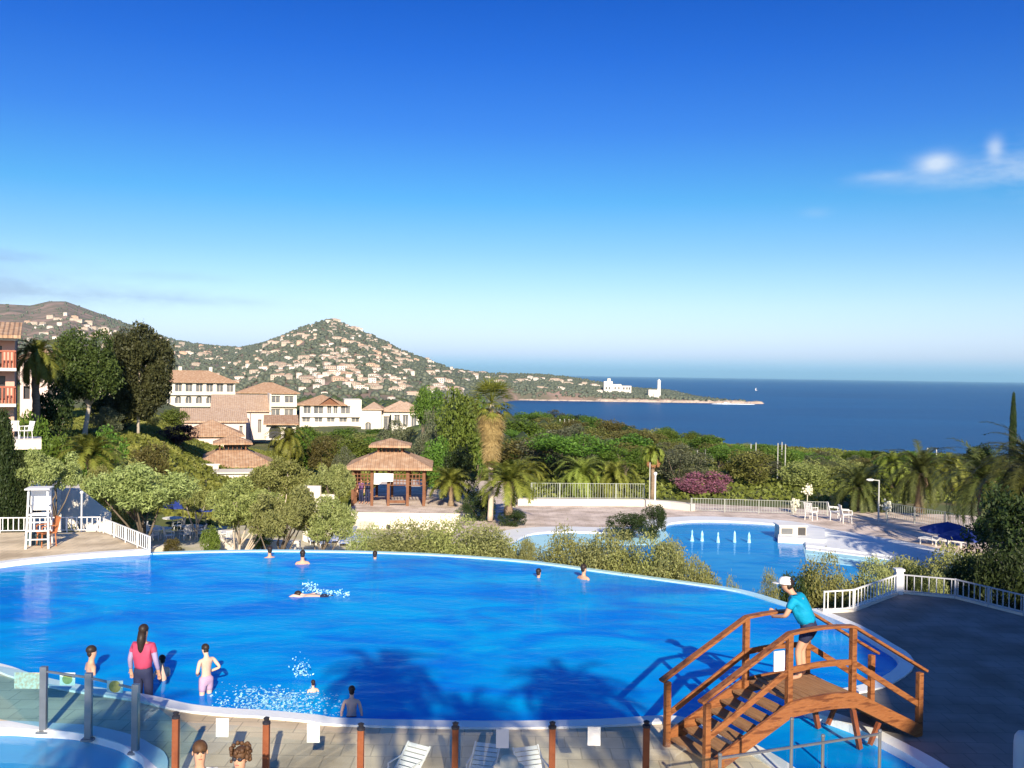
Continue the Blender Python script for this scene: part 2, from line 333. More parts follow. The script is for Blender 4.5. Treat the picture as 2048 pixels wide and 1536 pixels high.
def clump_points(clumps, n):
    vol = np.array([c[3] * c[4] for c in clumps]) if len(clumps[0]) > 4 else np.array([c[3] ** 2 for c in clumps])
    k = rng.choice(len(clumps), n, p=vol / vol.sum()); A = np.array([list(c[:3]) + ([c[3], c[3], c[4]] if len(c) > 4 else [c[3]] * 3) for c in clumps])
    d = rng.normal(size=(n, 3)); d /= np.linalg.norm(d, axis=1)[:, None]
    r = rng.uniform(0.35, 1, n) ** 0.45 * (1 + .18 * rng.normal(size=n) * .6)
    return A[k, :3] + d * A[k, 3:] * r[:, None]
# ------------------------------------------------------------------ terrain
VS = [(-500, 560), (-100, 600), (0, 605), (60, 608), (95, 600), (130, 600), (180, 618), (240, 640), (300, 662), (350, 678), (400, 686), (440, 691), (480, 692),
      (520, 684), (560, 670), (600, 652), (640, 640), (662, 636), (690, 645), (730, 662), (800, 695), (850, 716), (900, 733), (950, 742), (1000, 744),
      (1090, 746), (1150, 753), (1200, 762), (1260, 772), (1340, 778), (1400, 792), (1450, 799), (1500, 806), (1520, 809)]
DR = [(-500, 4300), (400, 4200), (470, 3700), (560, 3050), (720, 3000), (1000, 2600), (1500, 2420), (1600, 2400)]
SEA = -54.0
def interp(tab, u):
    return float(np.interp(u, [a for a, b in tab], [b for a, b in tab]))
def nse(x, y):
    return math.sin(x * 1.7 + 1.3 * math.sin(y * .9)) * .5 + math.sin(y * 2.3 + x * .8) * .3 + math.sin(x * 4.1 - y * 3.3) * .2
CREST = [(600, 420), (1000, 390), (1040, 350), (1200, 290), (1400, 230), (1600, 185), (1850, 165), (2100, 155), (2600, 150)]
def tz(u, d):
    if d < 700:
        zl = lerp(-4.2, .3, ss(480, 250, u) * ss(55, 82, d)) - 2.6 * ss(90, 190, d) * ss(250, 480, u)
        zl -= ss(200, 700, d) * 28
        zr_ = -3.1 - ss(78, 120, d) * 1.2
        cr_ = interp(CREST, u)
        zr_ -= max(0, d - 78) * .034
        zr_ -= max(0, d - cr_) * .45 * ss(cr_, cr_ + 30, d)
        z = lerp(zl, zr_, ss(960, 1030, u) if d > 60 else ss(900, 1060, u))
        z += .4 * nse(u / 60, d / 14) * ss(80, 100, d)
        return max(z, SEA - 6)
    D = interp(DR, u); vs = interp(VS, u); zr_ = P(u, vs, D).z - 5
    ds = lerp(1050, 2235, ss(900, 1045, u))
    z0 = lerp(-32.0, SEA - 6, ss(930, 1030, u))
    if u > 1515: return SEA - 6
    if d < ds: return z0
    if d <= D:
        t = (d - ds) / (D - ds)
        base = lerp(-34, SEA + 4, ss(930, 1030, u))
        up = base + (zr_ - base) * (t ** 1.25 if u < 1000 else t ** .8)
        k = ss(0, .06, t) if u > 950 else 1
        z = lerp(z0, up, k) + (nse(u / 28, d / 260) * 13 + nse(u / 9, d / 90) * 4) * t * (1 - t ** 6) * ss(1050, 900, u)
        return z
    return max(zr_ - (d - D) * .45 + nse(u / 30, d / 300) * 5 * ss(D, D + 200, d), SEA - 6)
def XYZ(u, d, z=None):
    return Vector(((u - 1024) / F * d, d, tz(u, d) if z is None else z))
def terrain(name, us, ds, mat):
    V = np.array([[XYZ(u, d)[:] for u in us] for d in ds]).reshape(-1, 3); nu = len(us)
    Q = [(j * nu + i, j * nu + i + 1, (j + 1) * nu + i + 1, (j + 1) * nu + i) for j in range(len(ds) - 1) for i in range(nu - 1)]
    return struct(npmesh(name, V, np.array(Q), mat, smooth=True))
terrain('hillside', np.arange(-700, 2800, 20), np.concatenate([np.arange(36, 120, 3), np.geomspace(120, 699.9, 60)]), m_soil)
m_hill = M('hill_ground', (.13, .13, .08), (.38, .25, .20), scale=.012, rough=1, c3=(.22, .17, .12), contrast=1.2, bump=.6, bscale=.1, detail=10)
terrain('hills', np.arange(-500, 1561, 9), np.concatenate([np.array([700.1]), np.geomspace(740, 5200, 150)]), m_hill)
# sea
def seamat():
    m = bpy.data.materials.new('sea_water'); m.use_nodes = True; t = m.node_tree; n = t.nodes; b = n['Principled BSDF']
    co = n.new('ShaderNodeTexCoord'); mp = n.new('ShaderNodeMapping'); mp.inputs['Scale'].default_value = (.3, 1, 1); t.links.new(co.outputs['Object'], mp.inputs[0])
    z = n.new('ShaderNodeTexNoise'); z.inputs['Scale'].default_value = .004; z.inputs['Detail'].default_value = 10; z.inputs['Roughness'].default_value = .65; t.links.new(mp.outputs[0], z.inputs[0])
    r = n.new('ShaderNodeValToRGB'); t.links.new(z.outputs[0], r.inputs[0]); r.color_ramp.elements[0].position = .35; r.color_ramp.elements[0].color = (.0, .043, .15, 1)
    r.color_ramp.elements[1].position = .7; r.color_ramp.elements[1].color = (.0, .080, .22, 1); t.links.new(r.outputs[0], b.inputs['Base Color'])
    z2 = n.new('ShaderNodeTexNoise'); z2.inputs['Scale'].default_value = .25; z2.inputs['Detail'].default_value = 8; t.links.new(co.outputs['Object'], z2.inputs[0])
    bp = n.new('ShaderNodeBump'); bp.inputs['Strength'].default_value = 1; bp.inputs['Distance'].default_value = 1.5; t.links.new(z2.outputs[0], bp.inputs['Height']); t.links.new(bp.outputs[0], b.inputs['Normal'])
    b.inputs['Roughness'].default_value = .35; b.inputs['Specular IOR Level'].default_value = .12
    return m
m_sea = seamat()
sb = MB(); rad = [0, 200, 1000, 4000, 15000, 70000]; nA = 64
for i, r_ in enumerate(rad):
    for k in range(nA): sb.v.append((r_ * math.cos(2 * math.pi * k / nA), r_ * math.sin(2 * math.pi * k / nA) + 100, SEA))
for i in range(1, 5):
    for k in range(nA): sb.f.append((i * nA + k, i * nA + (k + 1) % nA, (i + 1) * nA + (k + 1) % nA, (i + 1) * nA + k)); sb.m.append(0)
sb.add([(200 * math.cos(2 * math.pi * k / nA), 200 * math.sin(2 * math.pi * k / nA) + 100, SEA) for k in range(nA)], [tuple(range(nA))])
sb.build('sea', m_sea)['kind'] = 'structure'
# ground under and behind the terraces
gb = MB(); gb.box(-70, 70, -60, 36, -7, -3.3); struct(gb.build('ground', m_soil))
# haze
hz = MB(); hz.box(-80000, 80000, -75000, 90000, SEA - 9, 420)
ho = hz.build('haze', []); ho['kind'] = 'stuff'
hm = bpy.data.materials.new('haze'); hm.use_nodes = True; t = hm.node_tree; t.nodes.remove(t.nodes['Principled BSDF'])
pv = t.nodes.new('ShaderNodeVolumePrincipled'); pv.inputs['Color'].default_value = (.42, .78, 1, 1); pv.inputs['Density'].default_value = 2.3e-5; pv.inputs['Anisotropy'].default_value = 0.0
t.links.new(pv.outputs[0], t.nodes['Material Output'].inputs['Volume']); ho.data.materials.append(hm)
# ------------------------------------------------------------------ hill woods (one mass) and houses
ico = bmesh.new(); bmesh.ops.create_icosphere(ico, subdivisions=1, radius=1)
IV = np.array([v.co[:] for v in ico.verts]); IF = np.array([[v.index for v in f.verts] for f in ico.faces]); ico.free()
def blobs(name, pos, sz, mat):
    n = len(pos); V = []
    k = rng.uniform(.6, 1.25, (n, len(IV), 1)) * IV[None] * sz[:, None, :]
    V = (pos[:, None, :] + k).reshape(-1, 3); Fq = (IF[None] + (np.arange(n) * len(IV))[:, None, None]).reshape(-1, 3)
    o = npmesh(name, V, Fq, mat); o['kind'] = 'stuff'; return o
pp, sz = [], []
for i in range(17000):
    u = random.uniform(-60, 1500); D = interp(DR, u)
    d = lerp(2240 if u > 1000 else 1100, D + 15, random.random() ** .6)
    z = tz(u, d)
    if z < SEA + 2: continue
    rock = ss(330, 120, u) * ss(.30, .6, (d - 1100) / (D - 1100))
    if random.random() < rock * .93: continue
    s = random.uniform(3, 7.5) * (1.0 if u < 1000 else .9) * (.75 if d > D - 60 else 1)
    pp.append((*XYZ(u, d)[:2], z + s * .3)); sz.append((s, s, s * random.uniform(.55, 1.0)))
o = blobs('woods', np.array(pp), np.array(sz), lm_hill); 
# houses
m_hw = M('house_wall_cream', (.58, .50, .41), (.46, .38, .30), scale=.05, rough=.9)
m_hw2 = M('house_wall_white', (.72, .67, .60), (.62, .57, .50), scale=.05, rough=.9)
m_hw3 = M('house_wall_ochre', (.60, .42, .30), (.50, .36, .26), scale=.05, rough=.9)
m_hr = M('house_roof', (.46, .30, .21), (.60, .42, .30), scale=.08, rough=.9)
def house_mesh(w, dp, h, wall, wing):
    b = MB()
    def blk(x0, x1, y0, y1, hh):
        b.box(x0, x1, y0, y1, -6, hh, 0)
        o_ = .6; xm0, xm1 = x0 + (y1 - y0) / 2.3, x1 - (y1 - y0) / 2.3
        if xm0 > xm1: xm0 = xm1 = (x0 + x1) / 2
        ym = (y0 + y1) / 2; r = hh + (y1 - y0) * .13
        b.add([(x0 - o_, y0 - o_, hh), (x1 + o_, y0 - o_, hh), (x1 + o_, y1 + o_, hh), (x0 - o_, y1 + o_, hh), (xm0, ym, r), (xm1, ym, r)],
              [(0, 1, 5, 4), (1, 2, 5), (2, 3, 4, 5), (3, 0, 4), (3, 2, 1, 0)], 1)
        for k in range(int((x1 - x0) / 3.5)):
            xx = x0 + 1.4 + k * 3.5
            b.box(xx, xx + 1.3, y0 - .05, y0 + .05, hh - 3.0, hh - 1.2, 2)
            if hh > 5.5: b.box(xx, xx + 1.3, y0 - .05, y0 + .05, hh - 6.0, hh - 4.2, 2)
    blk(-w / 2, w / 2, -dp / 2, dp / 2, h)
    if wing: blk(w / 2 - 3, w / 2 + w * .45, -dp / 2 - 4, dp / 2 - 3, h - 2.6)
    me_o = b.build('house', [wall, m_hr, m_dark]); return me_o
protos = [house_mesh(14, 9, 6.2, m_hw2, 1), house_mesh(18, 10, 6.5, m_hw, 0), house_mesh(11, 9, 8.5, m_hw2, 0), house_mesh(22, 11, 6, m_hw, 1), house_mesh(15, 9, 5.5, m_hw3, 1), house_mesh(12, 9, 4, m_hw2, 0)]
used = [False] * len(protos); hp = []
HG = {'cone': 'houses covering the conical hill', 'left': 'houses on the slope of the reddish hill', 'low': 'houses in the wooded valley', 'cape': 'villas on the wooded cape'}
HL = {('cone', 0): 'tiny white house among trees on the conical hill', ('cone', 1): 'tiny cream house among trees on the conical hill', ('cone', 2): 'tiny ochre house among trees on the conical hill',
      ('left', 0): 'tiny white house below the reddish mountain top', ('left', 1): 'tiny cream house below the reddish mountain top', ('left', 2): 'tiny ochre house below the reddish mountain top',
      ('low', 0): 'small white house in the wooded valley behind the hotels', ('low', 1): 'small cream house in the wooded valley behind the hotels', ('low', 2): 'small ochre house in the wooded valley behind the hotels',
      ('cape', 0): 'white villa among the pines of the cape', ('cape', 1): 'cream villa among the pines of the cape', ('cape', 2): 'ochre villa among the pines of the cape'}
pcol = [0, 1, 0, 1, 2, 0]
def put_house(u, d, zone, k=None, sc=None):
    k = random.randrange(6) if k is None else k
    p0 = protos[k]
    if not used[k]: o = p0; used[k] = True
    else: o = p0.copy(); COL.objects.link(o)
    p = XYZ(u, d); o.location = (p.x, p.y, p.z + random.uniform(0, 2.5)); o.rotation_euler = (0, 0, random.uniform(-.6, .6))
    s = (sc or random.uniform(.75, 1.3)) * .88; o.scale = (s, s, s)
    tag(o, HL[(zone, pcol[k])], 'house', HG[zone]); hp.append((u, d))
n = 0
while n < 150:
    u = random.gauss(690, 105) if random.random() < .8 else random.uniform(480, 950)
    if not 470 < u < 960: continue
    D = interp(DR, u); t = random.uniform(.12, .99); d = lerp(1100, D, t)
    if any(abs(u - a) < 7 and abs(d - b) < 60 for a, b in hp): continue
    put_house(u, d, 'cone'); n += 1
n = 0
while n < 62:
    u = random.uniform(40, 480) if random.random() < .6 else random.gauss(220, 60)
    if not 30 < u < 480: continue
    D = interp(DR, u); t = random.uniform(.35, .72 if u < 300 else .98); d = lerp(1100, D, t)
    if any(abs(u - a) < 7 and abs(d - b) < 80 for a, b in hp): continue
    put_house(u, d, 'left', sc=random.uniform(1.0, 1.5)); n += 1
for i in range(34): put_house(random.uniform(560, 830), random.uniform(1120, 1700), 'low', sc=random.uniform(.7, 1.0))
for u, t in [(975, .5), (990, .25), (1005, .6), (1030, .45), (1040, .55), (1050, .6), (1060, .7), (1072, .62), (1085, .7), (1100, .6), (1110, .66), (1135, .6), (1140, .7), (1160, .55), (1168, .65),
             (965, .8), (1000, .3), (1080, .3), (1200, .3), (940, .55), (950, .35), (920, .5), (905, .62), (1120, .3), (1187, .6)]:
    put_house(u, lerp(2240, interp(DR, u), t), 'cape', k=random.choice([0, 1, 2, 5, 3]), sc=random.uniform(.8, 1.3))
# beyond the three hundred: the smallest of the hillside houses as one mass
hv, hf, hmi = [], [], []; fb = MB()
for i in range(230):
    u = random.gauss(680, 120) if i % 3 else random.uniform(60, 480)
    if not 40 < u < 960: continue
    D = interp(DR, u); d = lerp(1100, D, random.uniform(.15, .98 if u > 300 else .7)); p = XYZ(u, d); w = random.uniform(3, 6); h = random.uniform(3, 5); T = Matrix.Translation(p + Vector((0, 0, 1))) @ Matrix.Rotation(random.uniform(-.7, .7), 4, 'Z')
    fb.box(-w, w, -4, 4, -5, h, random.choice((0, 1, 1)), T); fb.add([(-w - .5, -4.5, h), (w + .5, -4.5, h), (w + .5, 4.5, h), (-w - .5, 4.5, h), (-w * .5, 0, h + 1.5), (w * .5, 0, h + 1.5)], [(0, 1, 5, 4), (1, 2, 5), (2, 3, 4, 5), (3, 0, 4)], 2, T)
fb.build('far_houses', [m_hw, m_hw2, m_hr])['kind'] = 'stuff'
# castle-like white villa, tower and shore rocks on the cape
def at_cape(u, t): d = lerp(2240, interp(DR, u), t); return XYZ(u, d)
e = empty('white_mansion', at_cape(1232, .38) + Vector((0, 0, 9))); e.scale = (1.5, 1.5, 1.7); tag(e, 'large white mansion with a stepped roof above the cape', 'mansion')
b = MB(); b.box(-20, -6, -6, 6, -8, 11); b.box(-6, 8, -7, 7, -8, 7); b.box(8, 24, -6, 6, -8, 5); b.box(-14, -9, -3, 3, 11, 15); b.build('wall', m_hw2, e)
for x in (-17, -12, -3, 3, 11, 16, 20): MB().box(x, x + 2, -7.2, -7.1, 0, 3).build('window', m_dark, e)
e = empty('signal_tower', at_cape(1318, .2) + Vector((0, 0, 7))); e.scale = (1.5, 1.5, 1.8); tag(e, 'white tower beside low white buildings on the cape shore', 'tower')
b = MB(); b.tube([(0, 0, -8), (0, 0, 17)], [3, 2.4], 10); b.tube([(0, 0, 17), (0, 0, 20)], [3.4, .3], 10); b.build('tower_shaft', m_white, e)
b = MB(); b.box(-17, -2, -6, 6, -12, 6); b.box(-9, -1, -9, -6, -12, 1); b.build('wing', m_hw2, e)
m_rock = M('pale_rock', (.52, .42, .34), (.36, .28, .22), scale=.05, rough=.95, bump=.5, bscale=.3)
b = MB()
for i in range(230):
    u = 1025 + (i / 230) ** .8 * 490; p = XYZ(u + random.uniform(-3, 3), 2232 + random.uniform(-6, 14)); w = random.uniform(5, 16)
    k = random.uniform(1.0, 4.5) * (1.3 if u > 1200 else .7)
    b.ball((p.x, p.y - (0 if u < 1440 else 3), SEA), w, 8, 0, 1.2, .8, k / w * 1.2)
b.build('rocky_shore', m_rock)['kind'] = 'structure'
m_foamw = M('white_wake', (.85, .88, .9), (.7, .8, .86), rough=.6); m_foamp = M('pool_foam', (.50, .80, .92), (.22, .60, .85), scale=6, rough=.4)
e = empty('speedboat', (*XYZ(1452, 2150)[:2], SEA + .3)); tag(e, 'white speedboat leaving a wake off the cape tip', 'boat')
b = MB(); b.add([(-7, -1.8, 0), (5, -1.8, 0), (9, 0, .8), (5, 1.8, 0), (-7, 1.8, 0), (-7, -2.3, 2), (5, -2.3, 2.2), (10, 0, 2.8), (5, 2.3, 2.2), (-7, 2.3, 2)],
                [(0, 5, 6, 1), (1, 6, 7, 2), (2, 7, 8, 3), (3, 8, 9, 4), (4, 9, 5, 0), (5, 9, 8, 7, 6)]); b.build('hull', m_white, e)
b = MB(); b.box(-3, 2, -1.4, 1.4, 2.3, 4.2); b.build('cabin', m_white, e)
b = MB(); W0 = XYZ(1452, 2150)
for i in range(130):
    t_ = i / 130; b.ball((W0.x - 75 * t_ + 55 + random.uniform(-6, 6), W0.y + random.uniform(-6, 6) * (1 - t_), SEA), random.uniform(1.5, 4.5), 6, 0, 2.4, 1, .35)
b.build('wake', m_foamw)['kind'] = 'stuff'
def sailboat(u, v, h):
    p = G(u, v, SEA); e = empty('sailboat', p); b = MB()
    b.add([(-h * .25, -h * .07, 0), (h * .3, 0, 0), (-h * .25, h * .07, 0), (-h * .3, -h * .09, h * .1), (h * .38, 0, h * .13), (-h * .3, h * .09, h * .1)], [(0, 3, 4, 1), (1, 4, 5, 2), (2, 5, 3, 0), (3, 5, 4)]); b.build('hull', m_white, e)
    b = MB(); b.tube([(0, 0, .1 * h), (0, 0, h)], .12, 5); b.build('mast', m_white, e)
    b = MB(); b.add([(0, .05, .2 * h), (0, .05, .95 * h), (-.28 * h, .25, .2 * h), (0, -.05, .2 * h), (0, -.05, .95 * h), (-.28 * h, .15, .2 * h)], [(0, 1, 2), (5, 4, 3), (0, 3, 4, 1), (1, 4, 5, 2)]); b.build('sail', m_white, e); return e
tag(sailboat(1352, 788, 15), 'far white sailboat beside the tower on the cape', 'sailboat')
tag(sailboat(1512, 781, 15), 'tiny sailboat alone far out on the open sea', 'sailboat')
# ------------------------------------------------------------------ terraces and pools
def g2(pts, z=0.0): return [G(u, v, z).xy for u, v in pts]
FARL = [(-260, 1235), (-150, 1165), (0, 1136), (120, 1122), (200, 1115), (300, 1109)]
INF = [(300, 1109), (400, 1106), (540, 1104), (700, 1106), (850, 1111), (1000, 1121), (1098, 1131), (1191, 1144), (1301, 1159), (1437, 1178), (1492, 1189), (1550, 1207), (1620, 1228)]
RB = [(1620, 1228), (1700, 1262), (1760, 1298), (1795, 1322), (1795, 1348), (1740, 1380), (1650, 1398), (1594, 1414), (1612, 1432), (1700, 1464), (1760, 1494), (1830, 1532), (1900, 1580), (1960, 1640)]
NB = [(1700, 1640), (1620, 1580), (1560, 1536), (1480, 1492), (1420, 1468), (1370, 1452), (1320, 1448), (1200, 1455), (1040, 1459), (870, 1458), (680, 1453), (635, 1447), (529, 1437), (470, 1434), (380, 1425), (290, 1405), (152, 1384), (60, 1362), (0, 1342), (-150, 1310)]
def smooth_line(pts, k=6):
    P_ = [Vector(p) for p in pts]; out = []
    for i in range(len(P_) - 1):
        p0, p1, p2, p3 = P_[max(i - 1, 0)], P_[i], P_[i + 1], P_[min(i + 2, len(P_) - 1)]
        for j in range(k):
            t = j / k
            out.append(.5 * ((2 * p1) + (p2 - p0) * t + (2 * p0 - 5 * p1 + 4 * p2 - p3) * t * t + (3 * p1 - p0 - 3 * p2 + p3) * t ** 3))
    out.append(P_[-1]); return out
farl = smooth_line(g2(FARL), 4); inf = smooth_line(g2(INF), 4); rb = smooth_line(g2(RB), 3); nb = smooth_line(g2(NB), 4)
out_poly = farl[:-1] + inf[:-1] + rb + nb
def strip(b, line, wo, wi, z0, z1, mi=0):
    # a kerb following a line: wo metres to the left of travel, wi to the right
    n = len(line); L_, R_ = [], []
    for i, p in enumerate(line):
        d = (line[min(i + 1, n - 1)] - line[max(i - 1, 0)]).normalized(); nn = Vector((-d.y, d.x))
        L_.append(p + nn * wo); R_.append(p - nn * wi)
    o = len(b.v)
    for i in range(n): b.v += [(L_[i].x, L_[i].y, z0), (R_[i].x, R_[i].y, z0), (L_[i].x, L_[i].y, z1), (R_[i].x, R_[i].y, z1)]
    for i in range(n - 1):
        a = o + i * 4; c = a + 4
        b.f += [(a + 2, a + 3, c + 3, c + 2), (a, a + 2, c + 2, c), (a + 1, c + 1, c + 3, a + 3)]; b.m += [mi] * 3
    e_ = o + (n - 1) * 4; b.f += [(o, o + 1, o + 3, o + 2), (e_, e_ + 2, e_ + 3, e_ + 1)]; b.m += [mi] * 2
b = MB(); b.poly(out_poly, 0, 0); struct(b.build('pool_water', m_water))
# basin floor with a shallow bay at the near left
def depth(x, y):
    t = ss(-4.9, -2.6, x); near = lerp(.46, .68, t); y0 = lerp(19.0, 16.8, t)
    return min(1.35, near + max(0, y - y0) * .28)
def inside(px, py, poly):
    c = False; j = len(poly) - 1
    for i in range(len(poly)):
        xi, yi = poly[i]; xj, yj = poly[j]
        if (yi > py) != (yj > py) and px < (xj - xi) * (py - yi) / (yj - yi) + xi: c = not c
        j = i
    return c
st = .3; b = MB(); vid = {}
def vv(i, j):
    if (i, j) not in vid: vid[(i, j)] = len(b.v); b.v.append((i * st, j * st, -depth(i * st, j * st)))
    return vid[(i, j)]
op = [(p.x, p.y) for p in out_poly]
for i in range(-62, 40):
    for j in range(34, 112):
        cx, cy = (i + .5) * st, (j + .5) * st
        if any(inside(cx + dx, cy + dy, op) for dx, dy in ((0, 0), (-.2, -.1), (.2, -.1), (0, -.25), (0, .15))):
            b.f.append((vv(i, j), vv(i + 1, j), vv(i + 1, j + 1), vv(i, j + 1))); b.m.append(0)
struct(b.build('pool_floor', m_pool, smooth=True))
b = MB(); n = len(out_poly)
for i in range(len(inf) - 1):
    p, q = inf[i], inf[i + 1]; b.add([(p.x, p.y, -1.6), (q.x, q.y, -1.6), (q.x, q.y, -.02), (p.x, p.y, -.02)], [(0, 1, 2, 3)])
struct(b.build('pool_wall', m_pool))
m_rim = M('wet_rim', (.42, .72, .82), (.55, .80, .86), scale=2, rough=.25)
b = MB(); strip(b, inf, .28, -0.03, -3.6, .03); struct(b.build('overflow_rim', m_rim))
b = MB(); strip(b, farl, .34, 0.03, -.06, .135); strip(b, nb, .27, .03, -.06, .135); strip(b, rb[:-2], .26, .03, -.06, .13); struct(b.build('pool_coping', m_coping))
# decks
left_poly = [p for p in farl] + [G(205, 1063, .1).xy, G(-100, 1066, .1).xy, Vector((-34, 34)), Vector((-34, 20))]
b = MB(); b.poly(left_poly, -3.6, .1, 0, 1); struct(b.build('left_deck', [m_deck, m_pool]))
SP = [(290, 1540), (262, 1518), (232, 1502), (160, 1484), (80, 1478), (0, 1474), (-200, 1478)]
sp = smooth_line([Vector((-4.9, 11.5)), Vector((-5.0, 13.2))] + g2(SP) + [Vector((-13, 15.3))], 4)
near_poly = list(reversed(nb)) + [Vector((4.6, 11.3)), Vector((4.6, 4)), Vector((-4.9, 4))] + sp + [Vector((-34, 15.3)), Vector((-34, 20)), farl[0]]
b = MB(); b.poly(near_poly, -3.6, .1, 0, 1); struct(b.build('near_deck', [m_deck, m_pool]))
right_poly = rb + [Vector((6.4, 4)), Vector((22, 4)), G(2500, 1330, .1).xy, G(2048, 1232, .1).xy, G(1910, 1197, .1).xy, G(1802, 1187, .1).xy, G(1706, 1224, .1).xy, G(1645, 1226, .1).xy]
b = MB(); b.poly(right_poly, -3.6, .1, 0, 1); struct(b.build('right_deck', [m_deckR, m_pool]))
b = MB(); strip(b, [G(2500, 1330, .1).xy, G(2048, 1232, .1).xy, G(1910, 1197, .1).xy, G(1802, 1187, .1).xy, G(1706, 1224, .1).xy, G(1645, 1226, .1).xy], .02, .22, -3.6, .16); struct(b.build('deck_kerb', m_wplaster))
b = MB(); b.poly(sp + [Vector((-30, 15.3)), Vector((-30, 4)), Vector((-4.9, 4))], .03, .03); struct(b.build('small_pool_water', m_water2))
b = MB(); b.poly(sp + [Vector((-30, 15.3)), Vector((-30, 4)), Vector((-4.9, 4))], -.4, -.4); struct(b.build('small_pool_floor', m_shallow))
b = MB(); strip(b, sp, .02, .3, -.5, .15); struct(b.build('small_pool_coping', m_coping))
# lower terrace
def gl(pts, z=-3.0): return [G(u, v, z).xy for u, v in pts]
b = MB(); b.poly([Vector((-3.2, 30)), Vector((34, 28)), Vector((44, 52)), Vector((30, 64)), Vector((20, 66)), Vector((10, 69)), Vector((-3, 69))], -3.6, -3.06); struct(b.build('lower_terrace', m_pave2))
LPO = [(1010, 1110), (1028, 1085), (1065, 1070), (1130, 1066), (1220, 1068), (1290, 1066), (1326, 1058), (1340, 1049), (1400, 1044), (1480, 1046), (1560, 1052), (1612, 1064), (1690, 1078), (1780, 1094), (1850, 1112), (1880, 1128), (1850, 1160), (1790, 1205), (1680, 1260), (1450, 1250), (1250, 1190), (1090, 1150)]
lp = smooth_line(gl(LPO), 4)
b = MB(); b.poly(lp, -3.0, -3.0); struct(b.build('lower_pool_water', m_water2))
b = MB(); b.poly(lp, -3.04, -3.04); struct(b.build('lower_pool_floor', m_pool2))
b = MB(); strip(b, lp + [lp[0]], 1.7, .05, -3.5, -2.90); struct(b.build('lower_pool_coping', m_coping))
b = MB(); b.poly(gl([(1010, 1110), (1030, 1086), (1065, 1072), (1130, 1068), (1150, 1100), (1130, 1140), (1080, 1150)], -2.99), -2.99, -2.985); b.poly(gl([(1135, 1068), (1290, 1068), (1330, 1060), (1338, 1072), (1310, 1090), (1150, 1090)]), -3.02, -2.98); struct(b.build('shallow_ledge', m_shallow))
# broad pale steps on the right of the lower pool
for k, (z, off, mt) in enumerate([(-2.86, 0, m_coping), (-2.93, 8, m_coping), (-2.97, 17, m_shallow), (-2.985, 30, m_shallow)]):
    b = MB(); b.poly(gl([(1606, 1060 + off), (1700, 1078 + off), (1790, 1092 + off), (1866, 1114 + off), (1846, 1122 + off), (1760, 1108 + off), (1680, 1098 + off), (1612, 1090 + off)], z), -3.03 - k * .004, z, 0)
    struct(b.build('pool_step', mt))
b = MB(); b.poly(gl([(1556, 1070), (1556, 1085), (1650, 1090), (1650, 1066), (1612, 1062), (1610, 1070)]), -3.045, -2.72); struct(b.build('pool_ledge', m_coping))
e = empty('pool_kiosk', G(1596, 1070, -2.72)); tag(e, 'low white hut with a dark opening at the far edge of the lower pool', 'hut')
b = MB(); b.box(-1.0, .45, 0, 1.0, -.3, .46); b.build('wall', m_wplaster, e); b = MB(); b.box(-1.05, .5, -.1, 1.1, .46, .52); b.build('roof', m_white, e)
b = MB(); b.box(.0, .40, -.06, -.004, -.05, .40); b.build('opening', m_dark, e); b = MB(); b.box(-.9, -.3, -.05, -.003, .05, .36); b.build('shutter', m_glassd, e)
for i, u in enumerate((1384, 1404, 1436, 1469, 1498)):
    p = G(u, 1082 + (i > 1) * 3, -3.0); b = MB()
    b.lathe((p.x, p.y, -3.0), [(.10 + .02 * math.sin(u), 0), (.09, .05), (.07, .2), (.055 + .02 * math.sin(u * 3), .35), (.05, .5 + .05 * math.cos(u)), (.001, .62 + .05 * math.cos(u))], 9)
    o = b.build('pale_streak', m_foamp); tag(o, 'short white streak rising from the lower pool', 'water jet', 'row of pale streaks in the lower pool')  # slim pale tapering uprights standing on the lower pool surface
# garden paving behind the pool on the left
m_garden = M('pale_garden_path', (.62, .56, .46), (.40, .38, .22), scale=.7, rough=.95, bump=.3, contrast=1.2)
b = MB(); b.poly([Vector((-24, 36)), Vector((-4, 36)), Vector((-4, 62)), Vector((-12, 62.5)), Vector((-24, 60))], -5, -4.02); struct(b.build('garden_path', m_garden))
# gazebo terrace
b = MB(); x0 = P(690, 1012, 61).x; x1 = P(950, 1012, 61).x
b.poly([Vector((x0, 61)), Vector((x1, 61)), Vector((x1 + 2.6, 65)), Vector((x1 + 2.6, 80)), Vector((x0, 80))], -5.5, -3.0, 0, 1)
e = b.build('retaining_wall', [m_pave2, m_wplaster]); tag(e, 'white retaining wall carrying the terrace of the brown gazebo', 'wall')
b = MB(); gx = P(722, 1040, 61).x; b.box(gx - .8, gx + .8, 60.95, 60.99, -4.9, -3.55)
for k in range(5): b.box(gx - .75, gx + .75, 60.92, 60.95, -4.8 + k * .25, -4.62 + k * .25)
o = b.build('garage_door', M('slat_door', (.55, .50, .44), (.45, .41, .36), rough=.8), e)
b = MB(); gx = P(777, 1043, 61).x; b.box(gx - .12, gx + .12, 60.93, 60.99, -4.0, -3.75); b.build('wall_lamp', m_dark, e)
